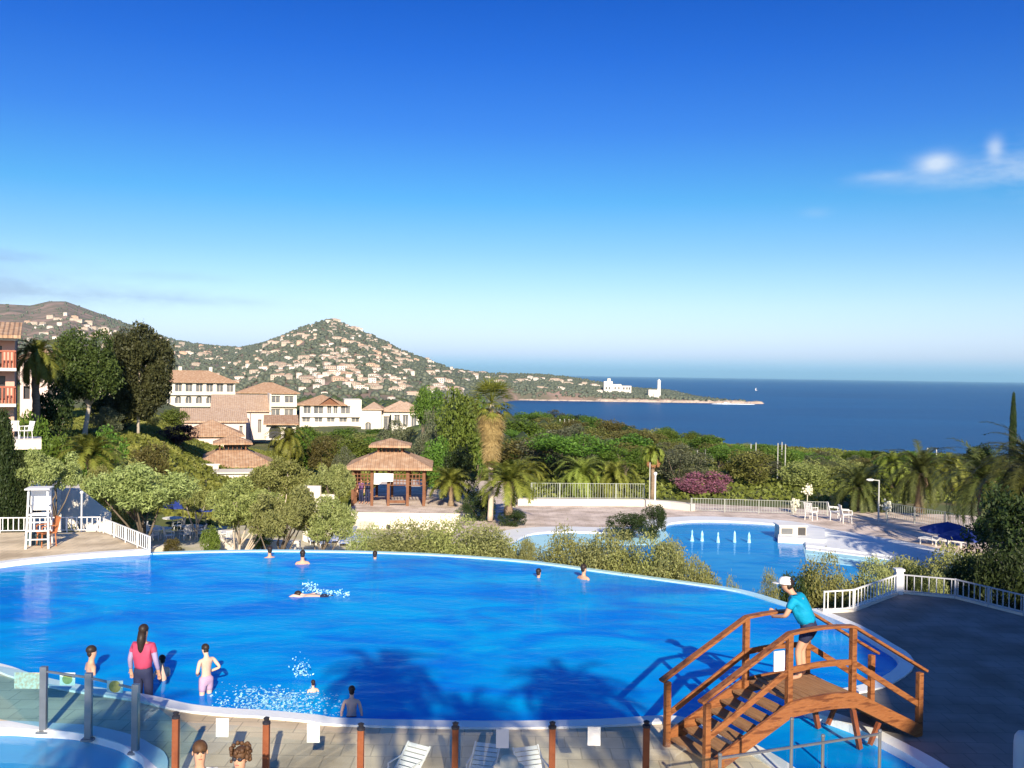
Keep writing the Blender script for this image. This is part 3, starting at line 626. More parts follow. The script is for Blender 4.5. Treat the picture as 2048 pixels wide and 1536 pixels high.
# ------------------------------------------------------------------ railings and fences
def railing(name, label, pts, h, mat, post_every=1.2, gap=.13, z=.1, bar=.018, rail=.03, post=.035, cat='railing', foot=.08, ball=False):
    e = empty(name, (pts[0][0], pts[0][1], z)); o3 = Vector((pts[0][0], pts[0][1], z))
    rb_, bb = MB(), MB(); npost = 0
    for a, c in zip(pts, pts[1:]):
        a = Vector((a[0], a[1], a[2] if len(a) > 2 else z)) - o3; c = Vector((c[0], c[1], c[2] if len(c) > 2 else z)) - o3; L = (c - a).length; d = (c - a) / L; k = max(1, round(L / post_every))
        rb_.bar(a + Vector((0, 0, h)), c + Vector((0, 0, h)), rail * 1.3, rail); rb_.bar(a + Vector((0, 0, foot)), c + Vector((0, 0, foot)), rail, rail * .8)
        m_ = int(L / gap)
        for i in range(m_):
            q = a + d * ((i + .5) * L / m_); bb.box(q.x - bar / 2, q.x + bar / 2, q.y - bar / 2, q.y + bar / 2, q.z + foot, q.z + h - rail / 2)
        for i in range(k + 1):
            if i == k and (a is not pts[-2]) and c is not None and not (Vector((pts[-1][0], pts[-1][1])) - (o3.xy + c.xy)).length < .01: continue
            q = a + d * (i * L / k); b = MB(); b.box(q.x - post / 2, q.x + post / 2, q.y - post / 2, q.y + post / 2, q.z - .02, q.z + h + .02)
            if ball: b.ball((q.x, q.y, q.z + h + .05), post * .8, 8)
            b.build('post', mat, e); npost += 1
    rb_.build('rail', mat, e); bb.build('balusters', mat, e)
    return tag(e, label, cat)
def gp(u, v, z=.1): p = G(u, v, z); return (p.x, p.y)
railing('white_railing', 'white picket railing along the back of the left deck', [(-26, 33.3), gp(0, 1066), gp(200, 1064)], .52, m_white, bar=.025, gap=.17, post=.03)
railing('white_railing', 'white picket railing running down towards the pool edge', [gp(207, 1066), gp(300, 1106)], .50, m_white, bar=.025, gap=.19, post=.03)
railing('white_railing', 'sunlit white picket railing at the pointed corner of the shaded deck', [gp(1648, 1226), gp(1706, 1222), gp(1797, 1188)], .52, m_white, bar=.022, gap=.18, post=.03)
b = MB(); q = G(1797, 1188, .1); b.box(q.x - .09, q.x + .09, q.y - .09, q.y + .09, 0, .72); b.box(q.x - .12, q.x + .12, q.y - .12, q.y + .12, .72, .78)
tag(b.build('corner_pillar', m_white), 'short white pillar where two railings meet above the lower pool', 'pillar')
railing('grey_railing', 'pale grey railing along the shaded deck under dark shrubs', [gp(1806, 1187), gp(1910, 1197), gp(2048, 1232), gp(2200, 1266)], .50, M('grey_paint', (.45, .46, .50), rough=.6), bar=.022, gap=.16, post=.05)
railing('terrace_fence', 'long pale fence behind the lower pool beneath the green palms', [P(1062, 1010, 66)[:2], P(1288, 1010, 66.5)[:2]], 1.05, M('pale_metal', (.40, .43, .38), rough=.5), z=-2.62, gap=.17, bar=.02, rail=.025, post=.05, post_every=2.2, cat='fence')
railing('terrace_fence', 'pale fence behind the wide blue part of the lower pool', [P(1382, 1028, 64)[:2], P(1655, 1030, 63)[:2]], .85, M('pale_metal_b', (.40, .42, .38), rough=.5), z=-3.04, gap=.17, bar=.02, rail=.025, post=.05, post_every=2.2, cat='fence')
railing('terrace_fence', 'grey fence under the dark date palms at the far right', [P(1772, 1036, 62)[:2], P(1890, 1042, 58)[:2], P(2060, 1060, 50)[:2]], 1.0, M('grey_metal', (.30, .32, .30), rough=.5), z=-3.04, gap=.17, bar=.02, rail=.025, post=.05, post_every=2.2, cat='fence')
b = MB(); strip(b, [P(1035, 1010, 66).xy, P(1290, 1010, 66.5).xy, P(1345, 1012, 65.5).xy, P(1385, 1020, 64.3).xy], .3, .3, -3.2, -2.62)
tag(b.build('low_wall', m_wplaster), 'low whitish wall under the pale fence beyond the lower pool', 'wall')
# ------------------------------------------------------------------ glass fence on the near deck
def px13(u, vtop, h=1.0):  # post top seen at (u, v)
    p = G(u, vtop, .1 + h); return p.x, p.y
STEEL = [(88, 1337), (178, 1350), (272, 1372)]
e = empty('glass_fence', (0, 0, 0)); tag(e, 'clear glass fence on grey steel posts beside the small pool', 'fence')
sp_ = [(-9.6, 16.1)] + [px13(*q) for q in STEEL]; WP = [(352, 1432), (533, 1443), (722, 1455), (911, 1453), (1105, 1452), (1293, 1450)]
wp_ = [px13(*q) for q in WP]
for x, y in sp_:
    b = MB(); b.box(x - .05, x + .05, y - .04, y + .04, .08, 1.13); b.box(x - .09, x + .09, y - .08, y + .08, .1, .13); b.build('post', m_steel, e)
def pane(e, a, c, z0=.18, z1=1.02, inset=.07):
    a = Vector((*a, 0)); c = Vector((*c, 0)); d = (c - a).normalized(); a += d * inset; c -= d * inset
    b = MB(); b.bar(a + Vector((0, 0, (z0 + z1) / 2)), c + Vector((0, 0, (z0 + z1) / 2)), .012, z1 - z0); return b.build('glass_pane', m_glass_t if a.x < -5.2 else m_glass, e)
for a, c in zip(sp_, sp_[1:]): pane(e, a, c)
for a, c in zip(sp_[1:], sp_[2:]):
    b = MB(); b.bar((a[0], a[1], 1.06), (c[0], c[1], 1.06), .03, .03); b.build('top_rail', m_steel, e)
e2 = empty('glass_fence', (0, 0, 0)); tag(e2, 'glass fence on reddish wooden posts hung with white cards', 'fence')
for x, y in wp_:
    b = MB(); b.box(x - .042, x + .042, y - .042, y + .042, .08, 1.07); o = b.build('post', m_brown, e2, bevel=.006)
    b = MB(); b.lathe((x, y, 1.07), [(.055, 0), (.055, .03), (.03, .045), (.045, .08), (.001, .10)], 10); b.build('cap', m_black, o)
pane(e, sp_[-1], wp_[0])
for a, c in zip(wp_, wp_[1:]): pane(e2, a, c)
e3 = empty('glass_fence', (0, 0, 0)); tag(e3, 'glass fence on thin dark steel posts in front of the water channel', 'fence')
rp = [wp_[-1], px13(1440, 1510), px13(1583, 1488), px13(1646, 1475), px13(1760, 1462)]
for (x, y), h in zip(rp[1:], (1.1, 1.42, 1.12, 1.1)):
    b = MB(); b.tube([(x, y, -.6 if h < 1.3 else -.6), (x, y, h)], .022, 8); b.ball((x, y, h), .03, 8); b.build('post', m_steel, e3)
for a, c in zip(rp, rp[1:]):
    pane(e3, a, c)
b = MB(); b.bar((*rp[1], 1.06), (*rp[-1], 1.06), .03, .025); b.build('top_rail', m_steel, e3)
m_card = M('white_card', (.88, .87, .84), (.84, .83, .80), rough=.6)
for i, (u, v, lb) in enumerate([(445, 1455, 'white card hung on the glass between the first two wooden posts, above two seated heads'), (627, 1466, 'white card hung on the glass between the second and third wooden posts'),
                  (1005, 1477, 'white card hung on the glass in front of the white loungers'), (1188, 1472, 'white card hung on the glass nearest the wooden bridge')]):
    a = wp_[0] if i == 0 else wp_[1] if i == 1 else wp_[3] if i == 2 else wp_[4]; r = ray(u, v); y = a[1] - .03; p = CAM + r * (y / r.y)
    b = MB(); b.box(p.x - .085, p.x + .085, p.y - .01, p.y, p.z - .125, p.z + .125); tag(b.build('notice_card', m_card), lb, 'card', 'white cards on the glass fence')
def sticker(u, v, y, w, h, mt, emblem, lb):
    r = ray(u, v); p = CAM + r * (y / r.y); e = empty('pane_sticker', p); b = MB(); b.box(-w / 2, w / 2, -.004, 0, -h / 2, h / 2); b.build('sheet', mt, e)
    if emblem:
        b = MB(); b.add([(math.cos(a) * emblem, -.006, math.sin(a) * emblem) for a in [k * math.pi / 10 for k in range(20)]], [tuple(reversed(range(20)))]); b.build('round_mark', M('olive_mark', (.22, .26, .06), (.40, .40, .14), scale=20), e)
    return tag(e, lb, 'sticker')
m_st = M('pale_sticker', (.75, .78, .66), (.62, .70, .62), scale=12)
sticker(55, 1361, 15.55, .42, .26, M('cream_notice', (.80, .74, .58), (.74, .48, .30), scale=22, contrast=2.2), 0, 'cream notice with orange specks at the far left of the glass')
sticker(135, 1358, 15.15, .24, .20, m_st, .08, 'whitish square sticker with a round olive mark on the glass')
sticker(230, 1373, 14.55, .24, .18, M('teal_sticker', (.45, .68, .66), (.40, .62, .60)), .09, 'pale teal sticker with a round olive mark on the glass')
# ------------------------------------------------------------------ wooden bridge
Ab, Bb, Cb, Db = Vector((2.88, 14.0)), Vector((4.2, 14.62)), Vector((5.32, 15.12)), Vector((6.62, 15.62))
ax = (Db - Ab).normalized(); nr_ = Vector((-ax.y, ax.x)); Wd = 1.05; DZ = .95
LA, LB, LC, LD = 0.0, (Bb - Ab).dot(ax), (Cb - Ab).dot(ax), (Db - Ab).dot(ax)
br = empty('wooden_bridge', (Ab.x, Ab.y, .1), math.atan2(ax.y, ax.x)); tag(br, 'reddish wooden footbridge with stairs at both ends over the pool channel', 'bridge')
H1 = DZ - .1
def nz_(s):  # walking-surface height along the bridge
    if s < LB: return H1 * (s - LA + .1) / (LB - LA + .1)
    if s > LC: return H1 * (LD + .1 - s) / (LD + .1 - LC)
    t = (s - LB) / (LC - LB); return H1 + .035 * math.sin(math.pi * t)
for side, y in ((0, 0), (1, Wd)):
    for s in (LA, LB, LC, LD):
        z1 = nz_(s) + 1.0 if s in (LB, LC) else 1.0
        z0 = -.02 if s in (LA, LD) else nz_(s) - .26
        b = MB(); b.box(s - .045, s + .045, y - .045, y + .045, z0, z1); b.build('post', m_wood, br, bevel=.008)
    seg = lambda off: [(LA - .12, off(LA) - .0), (LB, off(LB)), *[(lerp(LB, LC, t), off(lerp(LB, LC, t)) + .0 * t) for t in (.25, .5, .75)], (LC, off(LC)), (LD + .12, off(LD))]
    b = MB(); pts = seg(lambda s: 1.02 if s in (LA, LD) else nz_(s) + 1.02)
    for p, q in zip(pts, pts[1:]): b.bar((p[0], y, p[1]), (q[0], y, q[1]), .13, .042)
    b.build('handrail', m_wood, br, bevel=.008)
    b = MB(); pts = seg(lambda s: .48 if s in (LA, LD) else nz_(s) + .46); pts[0] = (LA, .48); pts[-1] = (LD, .48)
    for p, q in zip(pts, pts[1:]): b.bar((p[0], y, p[1]), (q[0], y, q[1]), .04, .09)
    b.build('mid_rail', m_wood, br, bevel=.006)
    b = MB(); oy = y + (-.062 if side == 0 else .062)
    pts = [(LA + .02, .06), (LB, H1 - .10)] + [(lerp(LB, LC, t), H1 - .10 + .035 * math.sin(math.pi * t)) for t in (.25, .5, .75)] + [(LC, H1 - .10), (LD - .02, .06)]
    vs, fs = [], []
    for (s, z) in pts:
        hgt = .12
        vs += [(s, oy - .025, z - hgt), (s, oy + .025, z - hgt), (s, oy + .025, z + hgt), (s, oy - .025, z + hgt)]
    for i in range(len(pts) - 1):
        for k in range(4): fs.append((i * 4 + k, i * 4 + (k + 1) % 4, (i + 1) * 4 + (k + 1) % 4, (i + 1) * 4 + k))
    fs += [(3, 2, 1, 0), tuple(len(vs) - 4 + k for k in range(4))]
    b.add(vs, fs); bm_o = b.build('side_beam', m_wood, br)
for i in range(9):
    s = lerp(LB + .03, LC - .03, (i + .5) / 9); b = MB(); w = (LC - LB) / 9 - .012
    b.box(s - w / 2, s + w / 2, -.03, Wd + .03, nz_(s) - .035, nz_(s)); b.build('deck_board', m_woodtop, br)
for i in range(6):
    t = (i + .5) / 6
    for s in (lerp(LA + .08, LB, t), lerp(LD - .08, LC, t)):
        z = H1 * (i + 1) / 7; b = MB(); b.box(s - .13, s + .13, .0, Wd, z - .035, z); b.build('tread', m_woodtop, br)
for y in (.05, Wd - .05):
    b = MB(); b.bar((LC + .05, y, H1 - .25), (LC + .22, y, -.08), .07, .07); b.build('brace', m_brown, br)
    b = MB(); b.bar((LC + .60, y, .28), (LC + .42, y, -.05), .06, .06); b.build('brace', m_brown, br)
# white placard on the bridge post
p = P(1558, 1322, 14.55); b = MB(); b.box(-.09, .09, -.012, .012, -.15, .15); o = b.build('placard', m_card); o.location = p; o.rotation_euler = (0, 0, .35)
tag(o, 'white placard fixed inside the bridge railing near its top post', 'placard')
#@@PART3
# ------------------------------------------------------------------ buildings
def face_open(b, T, Wd_, H_, ops, depth=.45, mi=0):
    xs = sorted(set([0, Wd_] + [o[0] for o in ops] + [o[1] for o in ops])); zs = sorted(set([0, H_] + [o[2] for o in ops] + [o[3] for o in ops]))
    for i in range(len(xs) - 1):
        for j in range(len(zs) - 1):
            cx, cz = (xs[i] + xs[i + 1]) / 2, (zs[j] + zs[j + 1]) / 2
            if any(o[0] < cx < o[1] and o[2] < cz < o[3] for o in ops): continue
            b.add([(xs[i], 0, zs[j]), (xs[i + 1], 0, zs[j]), (xs[i + 1], 0, zs[j + 1]), (xs[i], 0, zs[j + 1])], [(0, 1, 2, 3)], mi, T)
    for o in ops:
        x0, x1, z0, z1 = o[:4]
        b.add([(x0, 0, z0), (x1, 0, z0), (x1, 0, z1), (x0, 0, z1), (x0, depth, z0), (x1, depth, z0), (x1, depth, z1), (x0, depth, z1)],
              [(0, 4, 5, 1), (1, 5, 6, 2), (2, 6, 7, 3), (3, 7, 4, 0)], mi, T)
        if len(o) > 4 and o[4]:
            r = (x1 - x0) / 2; xm = (x0 + x1) / 2; n = 6
            for sgn in (-1, 1):
                arc = [(xm + sgn * r * math.cos(a), 0, z1 - r + r * math.sin(a)) for a in [k * math.pi / 2 / n for k in range(n + 1)]]
                pts = [(xm + sgn * r, 0, z1)] + (arc if sgn < 0 else arc)
                idx = [(0, k + 1, k + 2) if sgn < 0 else (0, k + 2, k + 1) for k in range(n)]
                b.add([(p[0], .02, p[2]) for p in pts], idx, mi, T)
def windows(e, T, ops, depth=.43, frame=True, dark=m_glassd):
    for o in ops:
        x0, x1, z0, z1 = o[:4]; b = MB()
        b.add([(x0, depth, z0), (x1, depth, z0), (x1, depth, z1), (x0, depth, z1)], [(0, 1, 2, 3)], 0, T)
        if frame:
            w = min(.09, (x1 - x0) * .06)
            for k in (0, .5, 1):
                xx = x0 + w / 2 + (x1 - x0 - w) * k; b.add([(xx - w / 2, depth - .03, z0), (xx + w / 2, depth - .03, z0), (xx + w / 2, depth - .03, z1), (xx - w / 2, depth - .03, z1)], [(0, 1, 2, 3)], 1, T)
        b.build('window', [dark, m_wplaster], e)
def block(e, x0, x1, y0, y1, z0, z1, wall, ops=(), side_ops=(), side='right', name='wall', dark=m_glassd, frame=True):
    b = MB(); T = Matrix.Translation((x0, y0, z0)); W_ = x1 - x0; H_ = z1 - z0
    ops = [(o[0], o[1], o[2], o[3], *(o[4:])) for o in ops]
    face_open(b, T, W_, H_, ops); T2 = Matrix.Translation((x1, y0, z0)) @ Matrix.Rotation(math.pi / 2, 4, 'Z')
    if side == 'left': T2 = Matrix.Translation((x0, y1, z0)) @ Matrix.Rotation(-math.pi / 2, 4, 'Z')
    face_open(b, T2, y1 - y0, H_, list(side_ops))
    ox = x0 if side == 'right' else x1
    b.add([(ox, y0, z0), (ox, y1, z0), (ox, y1, z1), (ox, y0, z1)], [(0, 3, 2, 1) if side == 'right' else (0, 1, 2, 3)])
    b.add([(x0, y1, z0), (x1, y1, z0), (x1, y1, z1), (x0, y1, z1)], [(0, 3, 2, 1)])
    b.add([(x0, y0, z1), (x1, y0, z1), (x1, y1, z1), (x0, y1, z1)], [(0, 1, 2, 3)])
    o = b.build(name, wall, e); windows(e, T, ops, dark=dark, frame=frame); windows(e, T2, list(side_ops), dark=dark, frame=frame); return o
def hip(e, x0, x1, y0, y1, z, rise, over=.6, mat=m_tile, name='roof', inset=None):
    X0, X1, Y0, Y1 = x0 - over, x1 + over, y0 - over, y1 + over; ym = (Y0 + Y1) / 2; q = (Y1 - Y0) / 2 if inset is None else inset
    if X1 - X0 < 2 * q: q = (X1 - X0) / 2 - .01
    b = MB(); t_ = .16; vs = [(X0, Y0, z), (X1, Y0, z), (X1, Y1, z), (X0, Y1, z), (X0 + q, ym, z + rise), (X1 - q, ym, z + rise), (X0, Y0, z - t_), (X1, Y0, z - t_), (X1, Y1, z - t_), (X0, Y1, z - t_)]
    b.add(vs, [(0, 1, 5, 4), (2, 3, 4, 5), (0, 6, 7, 1), (1, 7, 8, 2), (2, 8, 9, 3), (3, 9, 6, 0), (9, 8, 7, 6)]); b.add(vs, [(1, 2, 5), (3, 0, 4)], 1)
    return b.build(name, [mat, m_tileY], e)
def shed(e, x0, x1, y0, y1, zlo, zhi, mat=m_tile, name='roof', th=.18):
    b = MB(); vs = [(x0, y0, zlo), (x1, y0, zlo), (x1, y1, zhi), (x0, y1, zhi), (x0, y0, zlo - th), (x1, y0, zlo - th), (x1, y1, zhi - th), (x0, y1, zhi - th)]
    b.add(vs, [(0, 1, 2, 3), (7, 6, 5, 4), (0, 4, 5, 1), (1, 5, 6, 2), (2, 6, 7, 3), (3, 7, 4, 0)]); return b.build(name, mat, e)
def bld(name, label, cat, u, v, d, rz=0, group=None):
    e = empty(name, P(u, v, d), rz or math.atan((1024 - u) / F) * (.95 if u < 700 else .6)); return tag(e, label, cat, group)
def mW(px, d): return px / F * d
# hotel 1: three storeys with arches
d = 235; W1 = mW(245, d); e = bld('hotel', 'cream three storey hotel with arcaded middle floor partly behind the dark tree', 'hotel', 216, 842, d)
z1 = P(400, 765, d).z - P(216, 842, d).z
ops = []; nb_ = 12; bw = W1 / nb_
for k in range(nb_):
    ops.append((k * bw + .45, (k + 1) * bw - .35, z1 - 2.7, z1 - .35)); ops.append((k * bw + .45, (k + 1) * bw - .45, z1 - 5.6, z1 - 3.5, 1)); ops.append((k * bw + .45, (k + 1) * bw - .45, z1 - 8.4, z1 - 6.4, 1))
block(e, 0, W1, 0, 12, 0, z1, m_plaster, [(a[0], a[1], max(a[2], .2), a[3], *a[4:]) for a in ops if a[3] > .8]); hip(e, 0, W1, 0, 12, z1, 2.9, .9)
for zz in (z1 - 3.2, z1 - 6.1):
    b = MB(); b.box(0, W1, -.9, -.003, zz, zz + .2); b.box(0, W1, -.9, -.78, zz + .2, zz + .85); b.build('balcony', m_wplaster, e)
for x in (W1 * .55, W1 * .8): b = MB(); b.box(x, x + .8, 6, 7, z1 + 1.5, z1 + 3.8); b.build('chimney', m_plaster, e)
# hotel 2
d = 228; W2 = mW(112, d); e = bld('hotel', 'cream hotel wing with shaded balconies between the arcaded hotel and the gabled one', 'hotel', 478, 872, d)
h = P(540, 786, d).z - P(478, 872, d).z; ops = []
for fl in range(3):
    for k in range(4): ops.append((W2 * (.08 + .235 * k), W2 * (.08 + .235 * k) + 2.1, h - 2.7 - 3.1 * fl, h - .7 - 3.1 * fl, fl == 2))
block(e, 0, W2, 0, 11, 0, h, m_wplaster, ops); hip(e, 0, W2, 0, 11, h, 2.4, .8)
for fl in (1, 2): b = MB(); b.box(W2 * .5, W2, -1.1, -.003, h - 3.2 * fl, h - 3.2 * fl + .95); b.build('balcony', m_wplaster, e)
# hotel 3: white with a gable
d = 222; W3 = mW(122, d); e = bld('hotel', 'white hotel with a tiled central gable and three rows of loggias', 'hotel', 599, 874, d)
h = P(660, 810, d).z - P(599, 874, d).z; ops = []; nx = 5; g_ = W3 / nx
for fl in range(2):
    for k in range(nx): ops.append((k * g_ + .5, (k + 1) * g_ - .45, h - 4.9 - 2.75 * fl + 1.0, h - 3.0 - 2.75 * fl + .7))
ops = [(a[0], a[1], max(.1, a[2]), a[3]) for a in ops] + [(g_ * .1 + .5, g_ - .3, h - 2.0, h - .25), (g_ + .3, 1.9 * g_, h - 2.0, h - .25), (g_ * 2.2, g_ * 2.55, h - 2.0, h - .1), (g_ * 2.7, g_ * 3.05, h - 2.0, h - .1), (3.3 * g_, 4.1 * g_, h - 2.0, h - .25)]
block(e, 0, W3, 0, 11, 0, h, m_wplaster, ops)
b = MB(); b.box(W3 * .72, W3 + .02, -.02, 11, h, h + 1.2); b.build('parapet', m_wplaster, e)
hip(e, 0, W3 * .72, 0, 11, h, 2.2, .7)
b = MB(); gx0, gx1 = W3 * .30, W3 * .66; b.add([(gx0, -.9, h - .1), (gx1, -.9, h - .1), ((gx0 + gx1) / 2, -.9, h + 1.7), (gx0, 5, h - .1), (gx1, 5, h - .1), ((gx0 + gx1) / 2, 5, h + 1.7)], [(0, 2, 5, 3), (1, 4, 5, 2)], 0)
b.add([(gx0 + .3, -.6, h), (gx1 - .3, -.6, h), ((gx0 + gx1) / 2, -.6, h + 1.4)], [(0, 1, 2)], 1); b.build('gable', [m_tile, m_brownp], e)
for fl in (0, 1, 2): b = MB(); b.box(.3, W3 - .3, -.5, -.003, h - 2.75 * fl - 3.0 + .2, h - 2.75 * fl - 2.2); b.build('balcony', m_wplaster, e)
# hotel 4: cream with arch
d = 215; W4 = mW(110, d); e = bld('hotel', 'sunlit cream hotel with pale tiles and one large arch right of the gabled hotel', 'hotel', 722, 888, d)
h = P(760, 818, d).z - P(722, 888, d).z
block(e, 0, W4 * .36, 0, 10, 0, h * .98, m_wplaster, [(.8, 2.2, h * .32, h * .62, 1)]); block(e, W4 * .36 + .01, W4, 2, 11, 0, h * .93, m_plaster, [(W4 * .03, W4 * .2, h * .42, h * .78), (W4 * .24, W4 * .32, h * .42, h * .78), (W4 * .45, W4 * .6, h * .42, h * .78), (W4 * .03, W4 * .2, h * .08, h * .32)])
hip(e, W4 * .05, W4 * .36, 0, 10, h * .99, 1.5, .5, m_tile2); hip(e, W4 * .38, W4, 2, 11, h * .94, 2.2, .8, m_tile2)
b = MB(); b.box(W4 * .80, W4 * .96, -2.5, 2, 0, h * .7); b.build('stair_tower', m_plaster, e)
d = 205; e = bld('hotel', 'narrow cream hotel block with pale tiles just left of the slender pine', 'hotel', 782, 888, d); w = mW(56, d); h = P(800, 822, d).z - P(782, 888, d).z
block(e, 0, w, 0, 9, 0, h, m_plaster, [(w * .1, w * .3, h * .55, h * .88), (w * .4, w * .6, h * .55, h * .88), (w * .7, w * .9, h * .55, h * .88), (w * .1, w * .3, h * .12, h * .45), (w * .4, w * .6, h * .12, h * .45), (w * .7, w * .9, h * .12, h * .45)]); hip(e, 0, w, 0, 9, h, 1.9, .7, m_tile2)
d = 190; e = bld('hotel_annex', 'low cream annex between the arcaded hotel and the bright green bush', 'annex', 330, 868, d); w = mW(100, d); h = P(360, 842, d).z - P(330, 868, d).z
block(e, 0, w, 0, 6, -1, h, m_plaster, [(w * (.05 + .19 * k), w * (.05 + .19 * k) + 1.3, 1.2, h + .6, 1) for k in range(5)]); shed(e, -.4, w + .4, -.6, 6, h + .02, h + 1.1, m_tile2)
# terracotta roofed hall blocks
d = 150; e = bld('hall', 'tall pinkish hall with a broad terracotta roof in front of the hotels', 'hall', 425, 880, d)
w = mW(110, d); h = P(480, 822, d).z - P(425, 880, d).z
block(e, 0, w, 0, 9, 0, h, m_pinkp, [(w * .80, w * .86, h * .25, h * .70)]); shed(e, -.4, w + .3, -.5, 9, h, h + 2.3, m_tile2)
b = MB(); b.add([(w + .001, 0, h), (w + .001, 9, h), (w + .001, 9, h + 2.2)], [(0, 1, 2)]); b.box(w, w + .25, -.2, 9.2, h, h + 2.6); b.build('gable_wall', m_wplaster, e)
b = MB(); b.tube([(w * .66, -.08, 0), (w * .66, -.08, h)], .06, 6); b.build('drainpipe', m_steel, e)
d = 138; e = bld('annex', 'low pinkish annex with a shallow terracotta roof left of the tall hall', 'annex', 362, 890, d)
w = mW(125, d); h = P(400, 843, d).z - P(362, 890, d).z
block(e, 0, w, 0, 7, 0, h, m_pinkp, [(w * .9, w * .95, h * .35, h * .8)]); shed(e, -.3, w + .3, -.5, 7.2, h, h + 1.6, m_tile2)
d = 124; e = bld('annex', 'lowest pink annex with an orange roof beside the purple tree', 'annex', 365, 905, d)
w = mW(112, d); h = P(400, 872, d).z - P(365, 905, d).z; block(e, 0, w, 0, 7, 0, h, m_pinkp, [(w * .2, w * .26, h * .3, h * .8)]); hip(e, 0, w, 0, 7, h, 1.9, .5)
d = 142; e = bld('porch_house', 'small cream house with a tiled porch and dark arches right of the hall', 'house', 532, 880, d)
w = mW(58, d); h = P(560, 848, d).z - P(532, 880, d).z; block(e, 0, w, 0, 5, 0, h, m_plaster, [(w * .1, w * .5, h * .1, h * .9, 1), (w * .62, w * .92, h * .1, h * .85, 1)], dark=m_dark, frame=False); shed(e, -.4, w + .4, -.8, 5, h + .05, h + 1.1)
# pavilion with lantern roof
def lantern_roof(e, w, dp, z, mid, rise1, lw, lz, rise2, over, mat=m_tile, grid=False, post=m_brownp):
    # main hipped roof cut by a lantern with its own roof
    def pyr(x0, x1, y0, y1, zb, X0, X1, Y0, Y1, zt, name):
        b = MB(); vs = [(x0, y0, zb), (x1, y0, zb), (x1, y1, zb), (x0, y1, zb), (X0, Y0, zt), (X1, Y0, zt), (X1, Y1, zt), (X0, Y1, zt), (x0, y0, zb - .14), (x1, y0, zb - .14), (x1, y1, zb - .14), (x0, y1, zb - .14)]
        b.add(vs, [(0, 1, 5, 4), (2, 3, 7, 6), (4, 5, 6, 7), (0, 8, 9, 1), (1, 9, 10, 2), (2, 10, 11, 3), (3, 11, 8, 0), (11, 10, 9, 8)]); b.add(vs, [(1, 2, 6, 5), (3, 0, 4, 7)], 1); return b.build(name, [mat, m_tileY], e)
    cx, cy = w / 2, dp / 2
    pyr(-over, w + over, -over, dp + over, z, cx - lw / 2, cx + lw / 2, cy - lw / 2, cy + lw / 2, z + rise1, 'roof')
    zl = z + rise1; b = MB()
    for sx in (-1, 1):
        for sy in (-1, 1): b.box(cx + sx * lw * .44 - .07, cx + sx * lw * .44 + .07, cy + sy * lw * .44 - .07, cy + sy * lw * .44 + .07, zl - .1, zl + lz)
    for k in range(1, 6):
        xx = cx - lw * .44 + lw * .88 * k / 6; b.box(xx - .03, xx + .03, cy - lw * .45, cy - lw * .42, zl, zl + lz); b.box(cx + lw * .42, cx + lw * .45, cy - lw * .44 + lw * .88 * k / 6 - .03, cy - lw * .44 + lw * .88 * k / 6 + .03, zl, zl + lz)
    b.box(cx - lw * .46, cx + lw * .46, cy - lw * .46, cy - lw * .43, zl + lz - .12, zl + lz); b.box(cx - lw * .30, cx + lw * .30, cy - lw * .30, cy + lw * .30, zl + .001, zl + lz - .02, 1)
    b.build('lantern', [post, m_dark], e); o2 = over * .9
    pyr(cx - lw / 2 - o2, cx + lw / 2 + o2, cy - lw / 2 - o2, cy + lw / 2 + o2, zl + lz, cx - .03, cx + .03, cy - .03, cy + .03, zl + lz + rise2, 'lantern_roof')
d = 96; e = bld('round_pavilion', 'low pavilion under a wide terracotta roof with a brown lantern on top', 'pavilion', 388, 975, d)
w = mW(150, d); h = P(460, 934, d).z - P(388, 975, d).z
block(e, .6, w - .6, .6, 7.4, 0, h, m_wplaster, [(.5, 1.6, h * .1, h * .75), (4.2, 5.2, h * .1, h * .75)], dark=m_dark)
lantern_roof(e, w, 8, h, 0, 1.35, 2.9, .75, .75, .55)
d = 88; e = bld('snack_kiosk', 'white flat roofed kiosk below the lantern pavilion', 'kiosk', 425, 985, d); w = mW(75, d); h = P(460, 948, d).z - P(425, 985, d).z
block(e, 0, w, 0, 3, 0, h, m_wplaster, [(.4, .9, h * .35, h * .7), (1.9, 2.9, h * .35, h * .7)], dark=m_dark); b = MB(); b.box(-.2, w + .2, -.3, 3.2, h, h + .12); b.build('roof', m_wplaster, e)
e = bld('garden_wall', 'pale curved garden wall left of the white kiosk', 'wall', 335, 975, 90); b = MB(); b.box(0, 4.5, 0, .3, 0, 2.0); b.box(0, 4.6, -.06, .36, 2.0, 2.12); b.build('wall', m_plaster, e)
e = bld('path_wall', 'pinkish stone retaining wall climbing behind the left garden trees', 'wall', 250, 893, 115); b = MB(); b.add([(0, 0, -3), (4.6, 0, -3), (4.6, 0, .6), (0, 0, 2.2), (0, .5, -3), (4.6, .5, -3), (4.6, .5, .6), (0, .5, 2.2)], [(0, 1, 2, 3), (1, 5, 6, 2), (3, 2, 6, 7), (4, 0, 3, 7)]); b.build('wall', M('pink_stone', (.50, .36, .30), (.36, .26, .22), scale=2, bump=.5, rough=.95), e)
